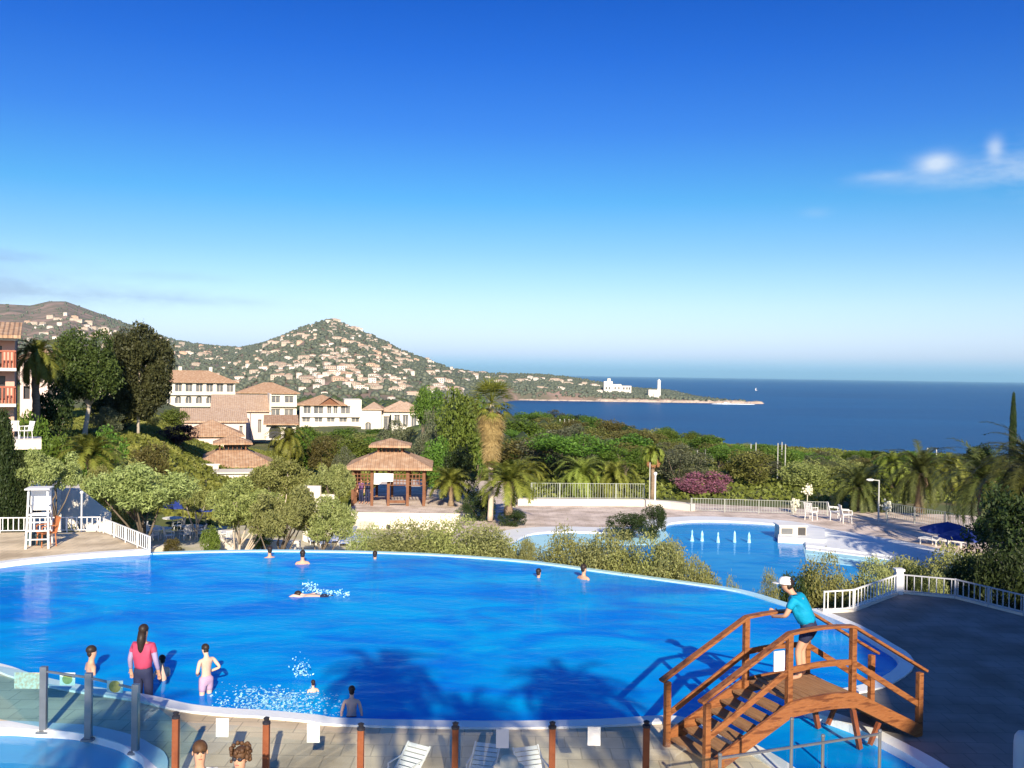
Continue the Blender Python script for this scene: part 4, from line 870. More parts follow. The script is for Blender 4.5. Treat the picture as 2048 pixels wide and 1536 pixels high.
# gazebo
d = 64.0; gw = mW(142, d); e = bld('gazebo', 'brown wooden gazebo with lattice panels and a two tiered tiled roof', 'gazebo', 705, 1013, d, R(4))
hz_ = P(705, 941, d).z - P(705, 1013, d).z
for i, x in enumerate([0, gw * .27, gw * .5, gw * .77, gw]):
    for y in ([0, gw] if 0 < i < 4 else [0, gw * .27, gw * .5, gw * .77, gw]):
        b = MB(); b.box(x - .09, x + .09, y - .09, y + .09, -.1, hz_); b.build('post', m_brownp, e)
for (xa, xb) in ((.09, gw * .27 - .09), (gw * .5 + .09, gw * .77 - .09), (gw * .77 + .09, gw - .09)):
    b = MB(); zt, zb = hz_, hz_ - .95; n_ = max(3, int((xb - xa) / .2))
    for k in range(n_ + 1): xx = lerp(xa, xb, k / n_); b.box(xx - .025, xx + .025, -.02, .02, zb, zt)
    for k in range(5): zz = lerp(zb, zt, k / 4); b.box(xa, xb, -.035, -.021, zz - .025, zz + .025)
    b.build('lattice', m_brownp, e)
for k in range(4):
    ya, yb = gw * (0, .27, .5, .77)[k] + .09, gw * (.27, .5, .77, 1)[k] - .09; b = MB(); zt, zb = hz_, hz_ - .95; n_ = 5
    for q in range(n_ + 1): yy = lerp(ya, yb, q / n_); b.box(gw - .02, gw + .02, yy - .025, yy + .025, zb, zt)
    for q in range(5): zz = lerp(zb, zt, q / 4); b.box(gw + .021, gw + .035, ya, yb, zz - .025, zz + .025)
    b.build('lattice', m_brownp, e)
b = MB(); b.box(-.1, gw + .1, -.1, .1, hz_ + .001, hz_ + .18); b.box(gw - .1, gw + .1, .11, gw, hz_ + .001, hz_ + .18); b.box(-.1, .1, .11, gw, hz_ + .001, hz_ + .18); b.build('eaves_beam', m_brownp, e)
lantern_roof(e, gw, gw, hz_ + .22, 0, .88, 1.8, .48, .42, .55)
for x in (gw * .27 + .1, gw * .5 + .1): b = MB(); b.box(x, x + gw * .22, -.04, .04, .25, .42) if x > gw * .3 else b.box(x, x + .01, 0, .01, 0, .01); b.build('bench_rail', m_brownp, e)
q = P(768, 956, 63.8); e = empty('sheet', q); tag(e, 'white sheet hanging under the eaves of the gazebo', 'sheet'); b = MB()
for i in range(8):
    for j in range(4): b.v.append((-.65 + i * .18, -.02 + .05 * math.sin(i * 1.8 + j) - .04 * j, .30 - j * .17 - (.10 if i < 3 else 0) * (j > 2) * 2))
for i in range(7):
    for j in range(3): b.f.append((i * 4 + j, (i + 1) * 4 + j, (i + 1) * 4 + j + 1, i * 4 + j + 1)); b.m.append(0)
b.build('cloth', m_white, e, smooth=True)
for u in (712, 722, 773, 815): pass
# left apartment block with balconies
d = 60; e = bld('apartment_block', 'reddish apartment block with balconies cut by the left edge of the photo', 'apartment block', 28, 870, d, 0)
Z = lambda v: P(36, v, d).z - P(36, 870, d).z
block(e, -9, 0, 0, 8, -4, Z(668), m_pink, [(4.5, 8.3, 4 + Z(735), 4 + Z(692)), (4.5, 8.5, 4 + Z(800), 4 + Z(752)), (5, 7, 4 + Z(868), 4 + Z(825))], dark=m_dark, frame=False)
for (va, vb) in ((742, 736), (812, 806)):
    b = MB(); b.box(-9, .12, -1.4, -.003, Z(va), Z(vb)); b.build('slab', m_wplaster, e)
    b = MB()
    for k in range(46): b.box(-8.9 + k * .196, -8.9 + k * .196 + .10, -1.38, -1.30, Z(vb) + .002, Z(vb) + .95)
    b.box(-9, .1, -1.40, -1.28, Z(vb) + .951, Z(vb) + 1.06); b.box(-.02, .1, -1.27, -.01, Z(vb) + .002, Z(vb) + .95); b.build('balustrade', M('red_balustrade', (.40, .13, .08), (.30, .10, .06), rough=.8), e)
shed(e, -9.3, .35, -1.5, 3.4, Z(672), Z(640), m_tile); b = MB(); b.box(-9.1, .15, -1.2, -.05, Z(682), Z(674)); b.build('cornice', m_plaster, e)
d = 100; e = bld('villa', 'cream villa with tall dark openings behind the tall palm at left', 'villa', 40, 800, d); w = mW(80, d); Z = lambda v: P(40, v, d).z - P(40, 800, d).z
block(e, 0, w, 0, 7, -3, Z(715), m_pinkp, [(.3, .9, 3 + Z(765), 3 + Z(722)), (1.6, 2.1, 3 + Z(765), 3 + Z(722)), (2.6, 3.3, 3 + Z(765), 3 + Z(722)), (.3, .9, 3.1, 3 + Z(772)), (2.6, 3.3, 3.1, 3 + Z(772))], dark=m_dark, frame=False); hip(e, 0, w, 0, 7, Z(715), 1.2, .4)
d = 175; e = bld('villa', 'white villa glimpsed between the eucalyptus and the dark tree', 'villa', 196, 835, d); w = mW(66, d); h = P(196, 780, d).z - P(196, 835, d).z
block(e, 0, w, 0, 7, -2, h, m_wplaster, [(1, 1.8, 4, 5.4), (3, 3.8, 4, 5.4), (1, 1.8, 1, 2.6), (4.4, 5.2, 1, 2.6)]); hip(e, 0, w, 0, 7, h, 1.3, .5)
# upper left roof terrace with white chairs
e = bld('roof_terrace', 'small white walled terrace beside the dark cypress at left', 'terrace', 18, 884, 50); b = MB(); b.box(-.6, 1.5, 0, 2.5, -.4, .10); b.box(-.6, -.0, -.1, 2.5, -1.6, -.4); b.build('slab', m_wplaster, e)
def plastic_chair(loc, rz, label, group, name='plastic_chair', m=m_white):
    e = empty(name, loc, rz); tag(e, label, 'chair', group)
    for sx in (-.2, .2):
        for sy in (-.2, .2): b = MB(); b.tube([(sx * 1.12, sy * 1.12, 0), (sx, sy, .42)], [.018, .022], 6); b.build('leg', m, e)
    b = MB(); b.box(-.24, .24, -.24, .24, .42, .46); b.build('seat', m, e, bevel=.01)
    b = MB()
    for k in range(5): b.add([(-.23 + k * .1, .22, .46), (-.17 + k * .1, .22, .46), (-.17 + k * .1, .32, .88), (-.23 + k * .1, .32, .88), (-.23 + k * .1, .245, .46), (-.17 + k * .1, .245, .46), (-.17 + k * .1, .345, .88), (-.23 + k * .1, .345, .88)], [(0, 1, 2, 3), (5, 4, 7, 6), (0, 3, 7, 4), (1, 5, 6, 2), (3, 2, 6, 7)])
    b.box(-.25, .25, .32, .35, .88, .93); b.build('backrest', m, e)
    for sx in (-.25, .25): b = MB(); b.bar((sx, -.22, .66), (sx, .27, .68), .05, .03); b.bar((sx, -.22, .43), (sx, -.22, .66), .03, .03); b.build('armrest', m, e)
    return e
q = P(28, 878, 50.6); pc = plastic_chair(q, .5, 'white plastic chair on the small terrace, the left one', 'white plastic chairs on the small terrace')
copy_tree(pc, P(52, 878, 51), -.6, label='white plastic chair on the small terrace, the right one')
# white building behind left deck
e = bld('changing_hut', 'white building with leaning shadows behind the left railing', 'hut', 50, 1052, 38.5); Z = lambda v: P(52, v, 37.5).z - P(52, 1052, 37.5).z
block(e, 0, 1.3, 0, 3, -3, Z(972), m_wplaster, [(.2, .6, 3 + Z(1035), 3 + Z(1000))], dark=m_dark); block(e, 1.31, 2.0, .8, 3, -3, Z(985), m_wplaster, [])
b = MB(); b.add([(2.0, .8, -3), (3.2, .8, -3), (3.2, .8, Z(1040)), (2.0, .8, Z(985)), (2.0, 1.1, -3), (3.2, 1.1, -3), (3.2, 1.1, Z(1040)), (2.0, 1.1, Z(985))], [(0, 1, 2, 3), (1, 5, 6, 2), (3, 2, 6, 7)]); b.build('sloping_wall', m_wplaster, e)
# ------------------------------------------------------------------ vegetation prototypes (height 1, width about 1)
def crown_clumps(n, c, r, size, flat=1.0, seed=0, shell=.55):
    rr = random.Random(seed); out = []
    for i in range(n):
        while True:
            x, y, z = rr.uniform(-1, 1), rr.uniform(-1, 1), rr.uniform(-1, 1); q = x * x + y * y + z * z
            if shell ** 2 < q < 1: break
        s = size * rr.uniform(.6, 1.3); out.append((c[0] + x * r[0], c[1] + y * r[1], c[2] + z * r[2], s, s * flat))
    return out
def tree_proto(name, leafm, barkm, clumps, nleaf, l, w, trunk, tr=.03, limbs=5, seed=0, up=.3):
    e = empty(name); C_ = clump_points(clumps, nleaf); C_ = C_[C_[:, 2] > .02]; V, Q = leafquads(C_, l, w, up)
    npmesh('crown', V, Q, leafm, e)
    b = MB(); rr = random.Random(seed); tp = [Vector(p) for p in trunk]; b.tube(tp, [lerp(tr, tr * .55, i / (len(tp) - 1)) for i in range(len(tp))], 7)
    for k in range(limbs):
        c = clumps[rr.randrange(len(clumps))]; s = tp[-1] if k % 2 else tp[max(0, len(tp) - 2)]; t_ = Vector(c[:3]); m_ = (s + t_) / 2 + Vector((rr.uniform(-.04, .04), rr.uniform(-.04, .04), -.03)); b.tube([s, m_, t_], [tr * .5, tr * .32, tr * .12], 5)
    b.build('trunk', barkm, e, smooth=True); return e
PT = {}
PT['olive'] = tree_proto('olive_tree', lm_silver, m_bark, crown_clumps(30, (0, 0, .74), (.44, .44, .17), .12, .75, 1), 12000, .045, .014, [(0, 0, 0), (.03, .0, .18), (-.02, .02, .38)], .03, 9, 1)
PT['olive2'] = tree_proto('olive_tree', lm_olive, m_pbark, crown_clumps(28, (0, 0, .75), (.44, .44, .16), .12, .75, 2), 12000, .045, .014, [(0, 0, 0), (-.04, .0, .15), (.03, .02, .36)], .028, 10, 2)
PT['round'] = tree_proto('broadleaf_tree', lm_green, m_bark, crown_clumps(22, (0, 0, .6), (.36, .36, .32), .16, .9, 3), 5200, .05, .03, [(0, 0, 0), (.01, 0, .3)], .03, 5, 3)
PT['bright'] = tree_proto('bright_tree', lm_bright, m_bark, crown_clumps(20, (0, 0, .56), (.36, .36, .34), .17, .9, 4), 5200, .05, .028, [(0, 0, 0), (.01, 0, .3)], .03, 5, 4)
PT['dark'] = tree_proto('evergreen_tree', lm_dark, m_bark, crown_clumps(24, (0, 0, .58), (.36, .36, .36), .16, .9, 5), 5200, .05, .028, [(0, 0, 0), (.01, 0, .3)], .03, 5, 5)
PT['brown'] = tree_proto('scrub_tree', lm_brown, m_bark, crown_clumps(22, (0, 0, .56), (.38, .38, .34), .16, .85, 6), 4800, .05, .025, [(0, 0, 0), (.02, 0, .25)], .028, 6, 6)
PT['grey'] = tree_proto('grey_tree', lm_grey, m_bark, crown_clumps(24, (0, 0, .58), (.37, .37, .34), .14, .85, 7), 4600, .05, .02, [(0, 0, 0), (.02, 0, .3)], .028, 7, 7)
PT['pine'] = tree_proto('umbrella_pine', lm_green, m_bark, crown_clumps(22, (0, 0, .76), (.42, .42, .14), .15, .6, 8), 5200, .045, .018, [(0, 0, 0), (.03, 0, .35), (0, 0, .62)], .026, 9, 8)
PT['bush'] = tree_proto('round_bush', lm_olive, m_bark, crown_clumps(18, (0, 0, .46), (.40, .40, .36), .20, .95, 9, .3), 4600, .06, .03, [(0, 0, 0), (0, 0, .25)], .025, 5, 9)
PT['gbush'] = tree_proto('round_bush', lm_bright, m_bark, crown_clumps(18, (0, 0, .46), (.40, .40, .36), .20, .95, 10, .3), 4600, .06, .035, [(0, 0, 0), (0, 0, .25)], .025, 5, 10)
PT['purple'] = tree_proto('purple_tree', lm_purple, m_bark, crown_clumps(22, (0, 0, .58), (.38, .38, .36), .15, .9, 11), 5200, .05, .03, [(0, 0, 0), (0, 0, .3)], .025, 5, 11)
PT['euc'] = tree_proto('eucalyptus_tree', leafmat('dull_green_leaf', (.032, .055, .014), (.15, .19, .05), (.08, .11, .025)), m_pbark, crown_clumps(34, (0, 0, .74), (.42, .42, .24), .13, 1, 12, .2), 20000, .038, .018, [(0, 0, 0), (-.02, -.02, .2), (-.06, -.05, .4), (-.04, 0, .6)], .034, 12, 12)
PT['euc2'] = tree_proto('eucalyptus_tree', leafmat('dusky_leaf', (.030, .035, .014), (.13, .12, .045), (.07, .068, .025)), m_pbark, crown_clumps(46, (0, 0, .58), (.42, .42, .33), .15, 1.0, 31, .0), 30000, .040, .020, [(0, 0, 0), (.02, 0, .3), (.0, 0, .6)], .022, 12, 13)
PT['flower'] = tree_proto('flowering_shrub', lm_flower, m_bark, crown_clumps(20, (0, 0, .5), (.42, .42, .36), .17, .9, 14, .3), 6000, .045, .03, [(0, 0, 0), (0, 0, .3)], .02, 5, 14)
PT['cypress'] = tree_proto('cypress', lm_dark, m_bark, [(0, 0, .08 + .045 * k, .16 * math.sin(math.pi * min(1, (k + 3) / 24)) ** .7 + .03, .08) for k in range(20)], 22000, .034, .016, [(0, 0, 0), (0, 0, .9)], .02, 0, 15, 0)
PT['shrub'] = tree_proto('hedge_shrub', lm_shrub, m_bark, crown_clumps(34, (0, 0, .46), (.46, .46, .36), .24, .9, 16, .2), 30000, .040, .013, [(0, 0, 0), (0, 0, .3)], .02, 8, 16, 0)
PT['shrub2'] = tree_proto('hedge_shrub', lm_shrub2, m_bark, crown_clumps(34, (0, 0, .46), (.46, .46, .36), .24, .9, 17, .2), 30000, .040, .013, [(0, 0, 0), (0, 0, .3)], .02, 8, 17, 0)
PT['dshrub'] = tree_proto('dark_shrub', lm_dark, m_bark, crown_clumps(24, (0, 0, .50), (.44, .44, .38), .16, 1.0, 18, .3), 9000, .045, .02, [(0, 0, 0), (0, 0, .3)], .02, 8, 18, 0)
# palms at true size: origin at trunk foot
def frond_pts(L, rise, droop, n):
    out = []; x = 0; z = 0; a = rise
    for i in range(n + 1):
        out.append((x, z)); x += L / n * math.cos(a); z += L / n * math.sin(a); a -= droop / n * (1 + .9 * i / n)
    return out
def palm_proto(name, H, nf, L, leafm, barkm, tr=.22, droop=1.2, dead=None, ndead=0, seed=0, ll=.42, top=1.42, low=-.5, lw=.024):
    rr = random.Random(seed); e = empty(name)
    def crown(nm, cnt, lo, hi, mat, LL, dr, zc):
        Vs, Qs = [], []
        for i in range(cnt):
            az_ = i * 2.39996 + rr.uniform(-.2, .2); rise = lo + (hi - lo) * ((i + .5) / cnt); l_ = LL * rr.uniform(.85, 1.1); pts = frond_pts(l_, rise, dr * rr.uniform(.8, 1.15), 12)
            ca, sa = math.cos(az_), math.sin(az_); tw = rr.uniform(-.3, .3)
            P3 = [Vector((x * ca, x * sa, zc + z)) for x, z in pts]; side = Vector((-sa, ca, 0))
            for j in range(len(P3) - 1):
                a, c = P3[j], P3[j + 1]; d_ = (c - a).normalized(); upv = side.cross(d_)
                w_ = .035 * (1 - j / 13); o_ = len(Vs); Vs += [a - side * w_, a + side * w_, c + side * w_, c - side * w_]; Qs.append((o_, o_ + 1, o_ + 2, o_ + 3))
                prof = math.sin(math.pi * min(1, (j + 1.4) / 13.5)) ** .6
                for k in range(5):
                    q = a.lerp(c, (k + .5) / 5)
                    for sg in (-1, 1):
                        dl = (side * sg * (1 + tw * sg) + d_ * 1.05 - upv * rr.uniform(-.25, .35) + Vector((0, 0, -.12))).normalized() * (ll * prof * rr.uniform(.85, 1.1))
                        wd = d_ * lw * 1.1; o_ = len(Vs); Vs += [q - wd, q + wd, q + dl + wd * .25, q + dl - wd * .25]; Qs.append((o_, o_ + 1, o_ + 2, o_ + 3))
        npmesh(nm, np.array([v[:] for v in Vs]), np.array(Qs), mat, e)
    crown('crown', nf, low, top, leafm, L, droop, H)
    if dead: crown('dead_fronds', ndead, -1.3, -.5, dead, L * .75, .8, H - .1)
    b = MB(); n_ = max(6, int(H / .35)); b.tube([(.05 * math.sin(i * .5), 0, H * i / n_) for i in range(n_ + 1)], [tr * (1.15 if i % 2 else .95) * (1.25 if i < 2 else 1) * (1.0 if i < n_ - 2 else 1.4) for i in range(n_ + 1)], 9); b.build('trunk', barkm, e, smooth=True); return e
PT['date'] = palm_proto('date_palm', 5.2, 60, 2.6, lm_palm, m_pabark, .24, 1.7, None, 0, 21)
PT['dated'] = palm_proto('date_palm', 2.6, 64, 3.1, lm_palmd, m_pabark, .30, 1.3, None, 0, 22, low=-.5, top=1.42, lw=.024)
PT['small'] = palm_proto('young_palm', 1.6, 34, 1.9, lm_palm, m_pabark, .16, 1.2, None, 0, 23, top=1.42, low=-.1)
PT['rust'] = palm_proto('shaggy_palm', 3.2, 34, 1.25, lm_palm, m_pabark, .13, 1.9, lm_deadr, 40, 24, ll=.3)
def fan_palm():
    # tall palm with a head of fan leaves over a long skirt of dead fronds
    e = empty('fan_palm'); rr = random.Random(5); H = 7.0
    def fans(nm, cnt, zfun, elf, mat, Lr, fr):
        Vs, Qs = [], []
        for i in range(cnt):
            a = i * 2.39996; el_ = elf(i / cnt) + rr.uniform(-.15, .15); zc = zfun(i / cnt); d_ = Vector((math.cos(a) * math.cos(el_), math.sin(a) * math.cos(el_), math.sin(el_))); side = Vector((-math.sin(a), math.cos(a), 0)); upv = side.cross(d_) * -1
            s = Vector((0, 0, zc)); tip = s + d_ * Lr * rr.uniform(.8, 1.1); o_ = len(Vs); Vs += [s - side * .02, s + side * .02, tip + side * .02, tip - side * .02]; Qs.append((o_, o_ + 1, o_ + 2, o_ + 3))
            for k in range(11):
                an = lerp(-1.25, 1.25, k / 10); dl = (d_ * math.cos(an) + side * math.sin(an) + Vector((0, 0, -.35)) * rr.uniform(.5, 1.2)).normalized() * fr * rr.uniform(.8, 1.1); wd = dl.cross(upv).normalized() * .035
                o_ = len(Vs); Vs += [tip - wd, tip + wd, tip + dl + wd * .1, tip + dl - wd * .1]; Qs.append((o_, o_ + 1, o_ + 2, o_ + 3))
        npmesh(nm, np.array([v[:] for v in Vs]), np.array(Qs), mat, e)
    fans('crown', 64, lambda t: H + .1, lambda t: lerp(-.55, 1.4, t), lm_palm, 1.0, .85)
    fans('dead_fronds', 170, lambda t: lerp(H - 2.5, H - .1, t), lambda t: lerp(-1.42, -.62, t ** 1.3), lm_dead, .80, .70)
    b = MB(); n_ = 20; b.tube([(.04 * math.sin(i * .35), 0, H * i / n_) for i in range(n_ + 1)], [.17 - .003 * i + (.01 if i % 2 else 0) for i in range(n_ + 1)], 10); b.build('trunk', m_pbark, e, smooth=True); return e
PT['fan'] = fan_palm()
first = {k: True for k in PT}; HB = {k: None for k in PT}
def put(key, u, d, vtop=None, wpx=None, label='', cat='tree', group=None, zb=None, s=None, rz=None, height=None):
    src = PT[key]; z = tz(u, d) - .1 if zb is None else zb; x = P(u, 760, d).x; rz = random.uniform(0, 6.28) if rz is None else rz
    if s is None:
        w_ = wpx / F * d * 1.22; h_ = (height if height else P(u, vtop, d).z - z) * 1.06; sc = (w_, w_, h_)
    else: sc = (s, s, s)
    if first[key]: o = src; first[key] = False; o.location = (x, d, z); o.rotation_euler = (0, 0, rz); o.scale = sc
    else: o = copy_tree(src, (x, d, z), rz, sc)
    for k_ in ('group',):
        if k_ in o: del o[k_]
    tag(o, label, cat, group); return o
# --- left side, hand placed
put('date', 72, 66, s=1.15, zb=P(72, 690, 66).z - 6.0, label='tall date palm in front of the cream villa at left', cat='palm', rz=1)
PT['date'].scale = (1, 1, 1)
put('euc', 168, 75, 690, 135, 'green eucalyptus with a pale forked trunk', 'tree')
put('euc2', 278, 82, 668, 120, 'tall brownish eucalyptus left of the arcaded hotel', 'tree')
put('dark', 112, 68, 785, 90, 'very dark tree mass below the tall date palm', 'tree')
put('dark', 205, 84, 790, 70, 'dark bush right of the forked eucalyptus trunk', 'tree')
put('dark', 245, 84, 800, 95, 'dark tree below the brownish eucalyptus', 'tree')
put('grey', 210, 78, 815, 60, 'grey green bush between the two eucalyptus trees', 'bush')
put('round', 60, 60, 835, 80, 'mid green bush beside the reddish apartment block', 'bush')
put('round', 130, 58, 876, 85, 'olive brown bush beneath the pale forked trunk', 'bush')
put('small', 182, 54, s=1.15, zb=P(182, 915, 54).z - 1.7, label='young palm among the brown green bushes at left', cat='palm')
put('round', 205, 60, 862, 95, 'rounded dark green bush behind the young palm at left', 'bush')
put('bush', 250, 58, 878, 80, 'olive green bush between the young palm and the purple tree', 'bush')
put('brown', 305, 66, 884, 75, 'yellow brown bush left of the purple tree', 'bush')
put('bush', 170, 49, 925, 70, 'pale olive bush between the first two olive trees', 'bush')
put('purple', 357, 92, 852, 66, 'dark purple leaved tree beside the pink annex', 'tree')
put('gbush', 350, 130, 812, 46, 'bright green bush in front of the arcaded hotel', 'bush')
put('bush', 298, 100, 828, 50, 'olive bush below the arcaded hotel, left of the bright one', 'bush')
put('dark', 235, 100, 818, 60, 'dark bush against the slope left of the arcaded hotel', 'bush')
o = put('olive', 110, 36, 903, 112, 'rounded olive tree with a leaning dark trunk by the white hut', 'olive tree', rz=.5, zb=-.4)
put('olive', 293, 49, 928, 185, 'broad silvery olive tree left of the navy parasols', 'olive tree', rz=2)
put('olive2', 205, 52, 940, 75, 'small yellowish olive tree just left of the broad silvery one', 'olive tree')
put('olive2', 482, 46, 965, 135, 'olive tree with a pale branching trunk behind the pool edge', 'olive tree', rz=1)
put('olive', 560, 44, 978, 130, 'olive tree with a dark trunk just right of the pale trunked one', 'olive tree', rz=4)
put('olive', 645, 45, 1000, 118, 'olive tree nearest the gazebo wall, low over the blue loungers', 'olive tree', rz=5)
put('olive2', 560, 60, 922, 110, 'olive tree in the second row, left of the gazebo', 'olive tree', rz=3)
put('olive', 668, 58, 928, 85, 'olive tree touching the left edge of the gazebo roof', 'olive tree', rz=2.5)
put('olive2', 398, 56, 975, 60, 'small olive tree above the navy parasols', 'olive tree')
put('round', 612, 92, 862, 80, 'rounded green tree below the white gabled hotel', 'tree')
put('date', 578, 86, s=.95, zb=P(578, 880, 86).z - 5, label='date palm among the trees below the white gabled hotel', cat='palm')
put('brown', 648, 90, 872, 60, 'olive brown tree right of the palm below the gabled hotel', 'tree')
put('gbush', 705, 98, 868, 80, 'bright green bush below the white gabled hotel', 'bush')
put('gbush', 742, 105, 880, 60, 'bright green bush left of the grey tree', 'bush')
put('grey', 792, 102, 842, 75, 'bare looking grey tree in front of the cream hotel', 'tree')
put('grey', 690, 82, 895, 45, 'small grey bush behind the left side of the gazebo roof', 'bush')
put('pine', 848, 95, 772, 60, 'slender grey green pine right of the cream hotel', 'tree')
put('grey', 862, 84, 825, 65, 'grey tree under the slender pine', 'tree')
put('bright', 915, 80, 782, 95, 'large bright green tree left of the fan palm', 'tree')
put('round', 958, 84, 800, 60, 'green tree directly behind the fan palm head', 'tree')
put('round', 880, 74, 880, 70, 'green tree behind the right side of the gazebo roof', 'tree')
put('dark', 925, 68, 900, 70, 'dark tree between the gazebo and the fan palm trunk', 'tree')
put('small', 905, 64.5, s=1.0, zb=-3.1, label='young palm beside the right posts of the gazebo', cat='palm')
put('dshrub', 962, 59, 978, 52, 'dark shrub at the foot of the fan palm', 'shrub')
put('dshrub', 1028, 57, 1018, 46, 'dark reddish shrub at the foot of the feathery palm', 'shrub')
put('grey', 935, 62, 1000, 50, 'grey shrub on the edge of the gazebo terrace', 'shrub')
put('fan', 984, 58, s=1.0, zb=P(984, 1042, 58).z, label='tall fan palm with a skirt of dry brown fronds', cat='palm', rz=0)
put('small', 1020, 57, s=1.25, zb=P(1020, 962, 57).z - 2.0, label='feathery palm just right of the fan palm trunk', cat='palm')
put('cypress', 6, 35.2, 842, 125, 'dark cypress at the left edge above the pool deck', 'cypress', zb=-1.5)  # both left cypresses: dark leaf colour also stands in for shade on them
put('cypress', 40, 35.6, 915, 85, 'shorter dark cypress right behind the first one', 'cypress', zb=-1.2)
put('dshrub', 150, 40, 1040, 45, 'dark plant behind the lifeguard chair', 'shrub')
for u, d, vt, w, k, lb in [(608, 150, 868, 40, 'round', 'tree'), (640, 165, 872, 46, 'bush', 'bush'), (668, 140, 874, 42, 'gbush', 'bush'), (700, 160, 872, 44, 'round', 'tree'), (730, 150, 876, 40, 'bush', 'bush'), (760, 170, 874, 44, 'round', 'tree'), (655, 120, 884, 50, 'brown', 'bush'), (700, 118, 888, 50, 'bush', 'bush'), (625, 112, 884, 48, 'gbush', 'bush'), (740, 112, 892, 50, 'round', 'bush'), (815, 160, 868, 40, 'bush', 'bush'), (560, 150, 878, 36, 'round', 'tree'), (770, 120, 888, 46, 'gbush', 'bush')]:
    put(k, u, d, vt - 15, w * 1.5, 'bushy green growth at the foot of the white gabled hotel', lb, group='greenery at the foot of the gabled hotel')
# --- shrubs behind the pool edge
for i, (k, u, d, vt, w, lb) in enumerate([('shrub', 752, 34, 1058, 82, 'sunlit shrub behind the pool edge, next to the blue loungers'),
    ('shrub2', 835, 33.8, 1048, 125, 'broad sunlit shrub behind the pool edge, below the gazebo'), ('shrub', 930, 33.4, 1044, 135, 'tallest sunlit shrub behind the pool edge, left of the fan palm foot'),
    ('shrub2', 1008, 32.6, 1062, 120, 'sunlit shrub behind the pool edge, below the feathery palm'), ('shrub2', 1048, 31.6, 1088, 50, 'low shrub end beside the gap that shows the shallow pool'),
    ('shrub', 1150, 31, 1056, 112, 'shrub at the left end of the second clump behind the pool edge'), ('shrub2', 1222, 30.2, 1068, 120, 'shrub below the dark bush on the lower pool edge'),
    ('shrub', 1300, 29.2, 1070, 130, 'shrub in the middle of the second clump behind the pool edge'), ('shrub2', 1370, 28.4, 1094, 112, 'drooping shrub near the right end of the second clump'),
    ('shrub', 1408, 27.8, 1118, 62, 'lowest shrub at the right end of the second clump')]):
    put(k, u, d, vt - 8, w * (1.1 if u < 1010 else .95), lb, 'shrub', zb=-2.2)
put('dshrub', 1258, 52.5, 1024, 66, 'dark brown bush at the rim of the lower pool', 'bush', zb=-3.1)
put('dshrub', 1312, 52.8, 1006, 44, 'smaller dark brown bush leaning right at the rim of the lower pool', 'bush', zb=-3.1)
for args in [('shrub', 1465, 27, 1150, 44, 'sparse plant sticking up behind the pool edge, left of the person in turquoise'), ('shrub2', 1538, 27, 1146, 42, 'small green bush just left of the white cap'),
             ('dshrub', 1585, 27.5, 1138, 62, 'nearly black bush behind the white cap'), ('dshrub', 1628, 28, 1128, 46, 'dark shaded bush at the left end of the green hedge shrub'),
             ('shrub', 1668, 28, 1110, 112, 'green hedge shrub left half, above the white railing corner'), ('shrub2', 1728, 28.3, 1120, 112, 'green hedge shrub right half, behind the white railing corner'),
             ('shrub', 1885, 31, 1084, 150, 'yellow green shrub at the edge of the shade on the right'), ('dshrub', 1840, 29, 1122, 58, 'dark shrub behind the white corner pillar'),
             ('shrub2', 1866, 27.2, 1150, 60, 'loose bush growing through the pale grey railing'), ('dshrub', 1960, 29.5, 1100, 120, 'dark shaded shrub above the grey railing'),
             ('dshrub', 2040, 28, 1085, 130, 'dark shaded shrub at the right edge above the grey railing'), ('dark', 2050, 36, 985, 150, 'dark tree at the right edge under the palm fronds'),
             ('dark', 1990, 40, 1030, 110, 'dark tree behind the shaded shrubs on the right')]:
    put(*args, 'shrub', zb=-2.6)
# --- palms beyond the lower terrace
for i, (k, u, d, vc, s, lb) in enumerate([('date', 1168, 71, 950, 1.05, 'green date palm behind the long pale fence, the left of the pair'), ('date', 1232, 70, 955, .95, 'green date palm behind the long pale fence, the right of the pair'),
    ('date', 1060, 80, 948, .9, 'date palm behind the feathery palm'), ('rust', 1308, 70, 905, 1.05, 'small palm with rust red hanging fronds'),
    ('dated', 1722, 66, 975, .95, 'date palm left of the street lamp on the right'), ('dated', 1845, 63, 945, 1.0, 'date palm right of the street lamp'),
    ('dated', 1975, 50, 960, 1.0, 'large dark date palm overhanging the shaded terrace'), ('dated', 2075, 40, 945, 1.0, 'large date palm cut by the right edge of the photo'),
    ('date', 1790, 78, 930, .9, 'date palm head behind the street lamp'), ('date', 1905, 76, 935, .9, 'date palm head seen above the large dark palm')]):
    hh = {'date': 5.2, 'rust': 3.2, 'dated': 2.6}[k] * s; put(k, u, d, s=s, zb=P(u, vc, d).z - hh, label=lb, cat='palm')
put('flower', 1410, 73, 942, 98, 'magenta flowering bougainvillea behind the lower fence', 'shrub')
put('cypress', 2028, 80, 798, 30, 'slim cypress standing against the sea at right', 'cypress')
put('dark', 1968, 84, 892, 60, 'small dark tree top against the sea left of the cypress', 'tree')
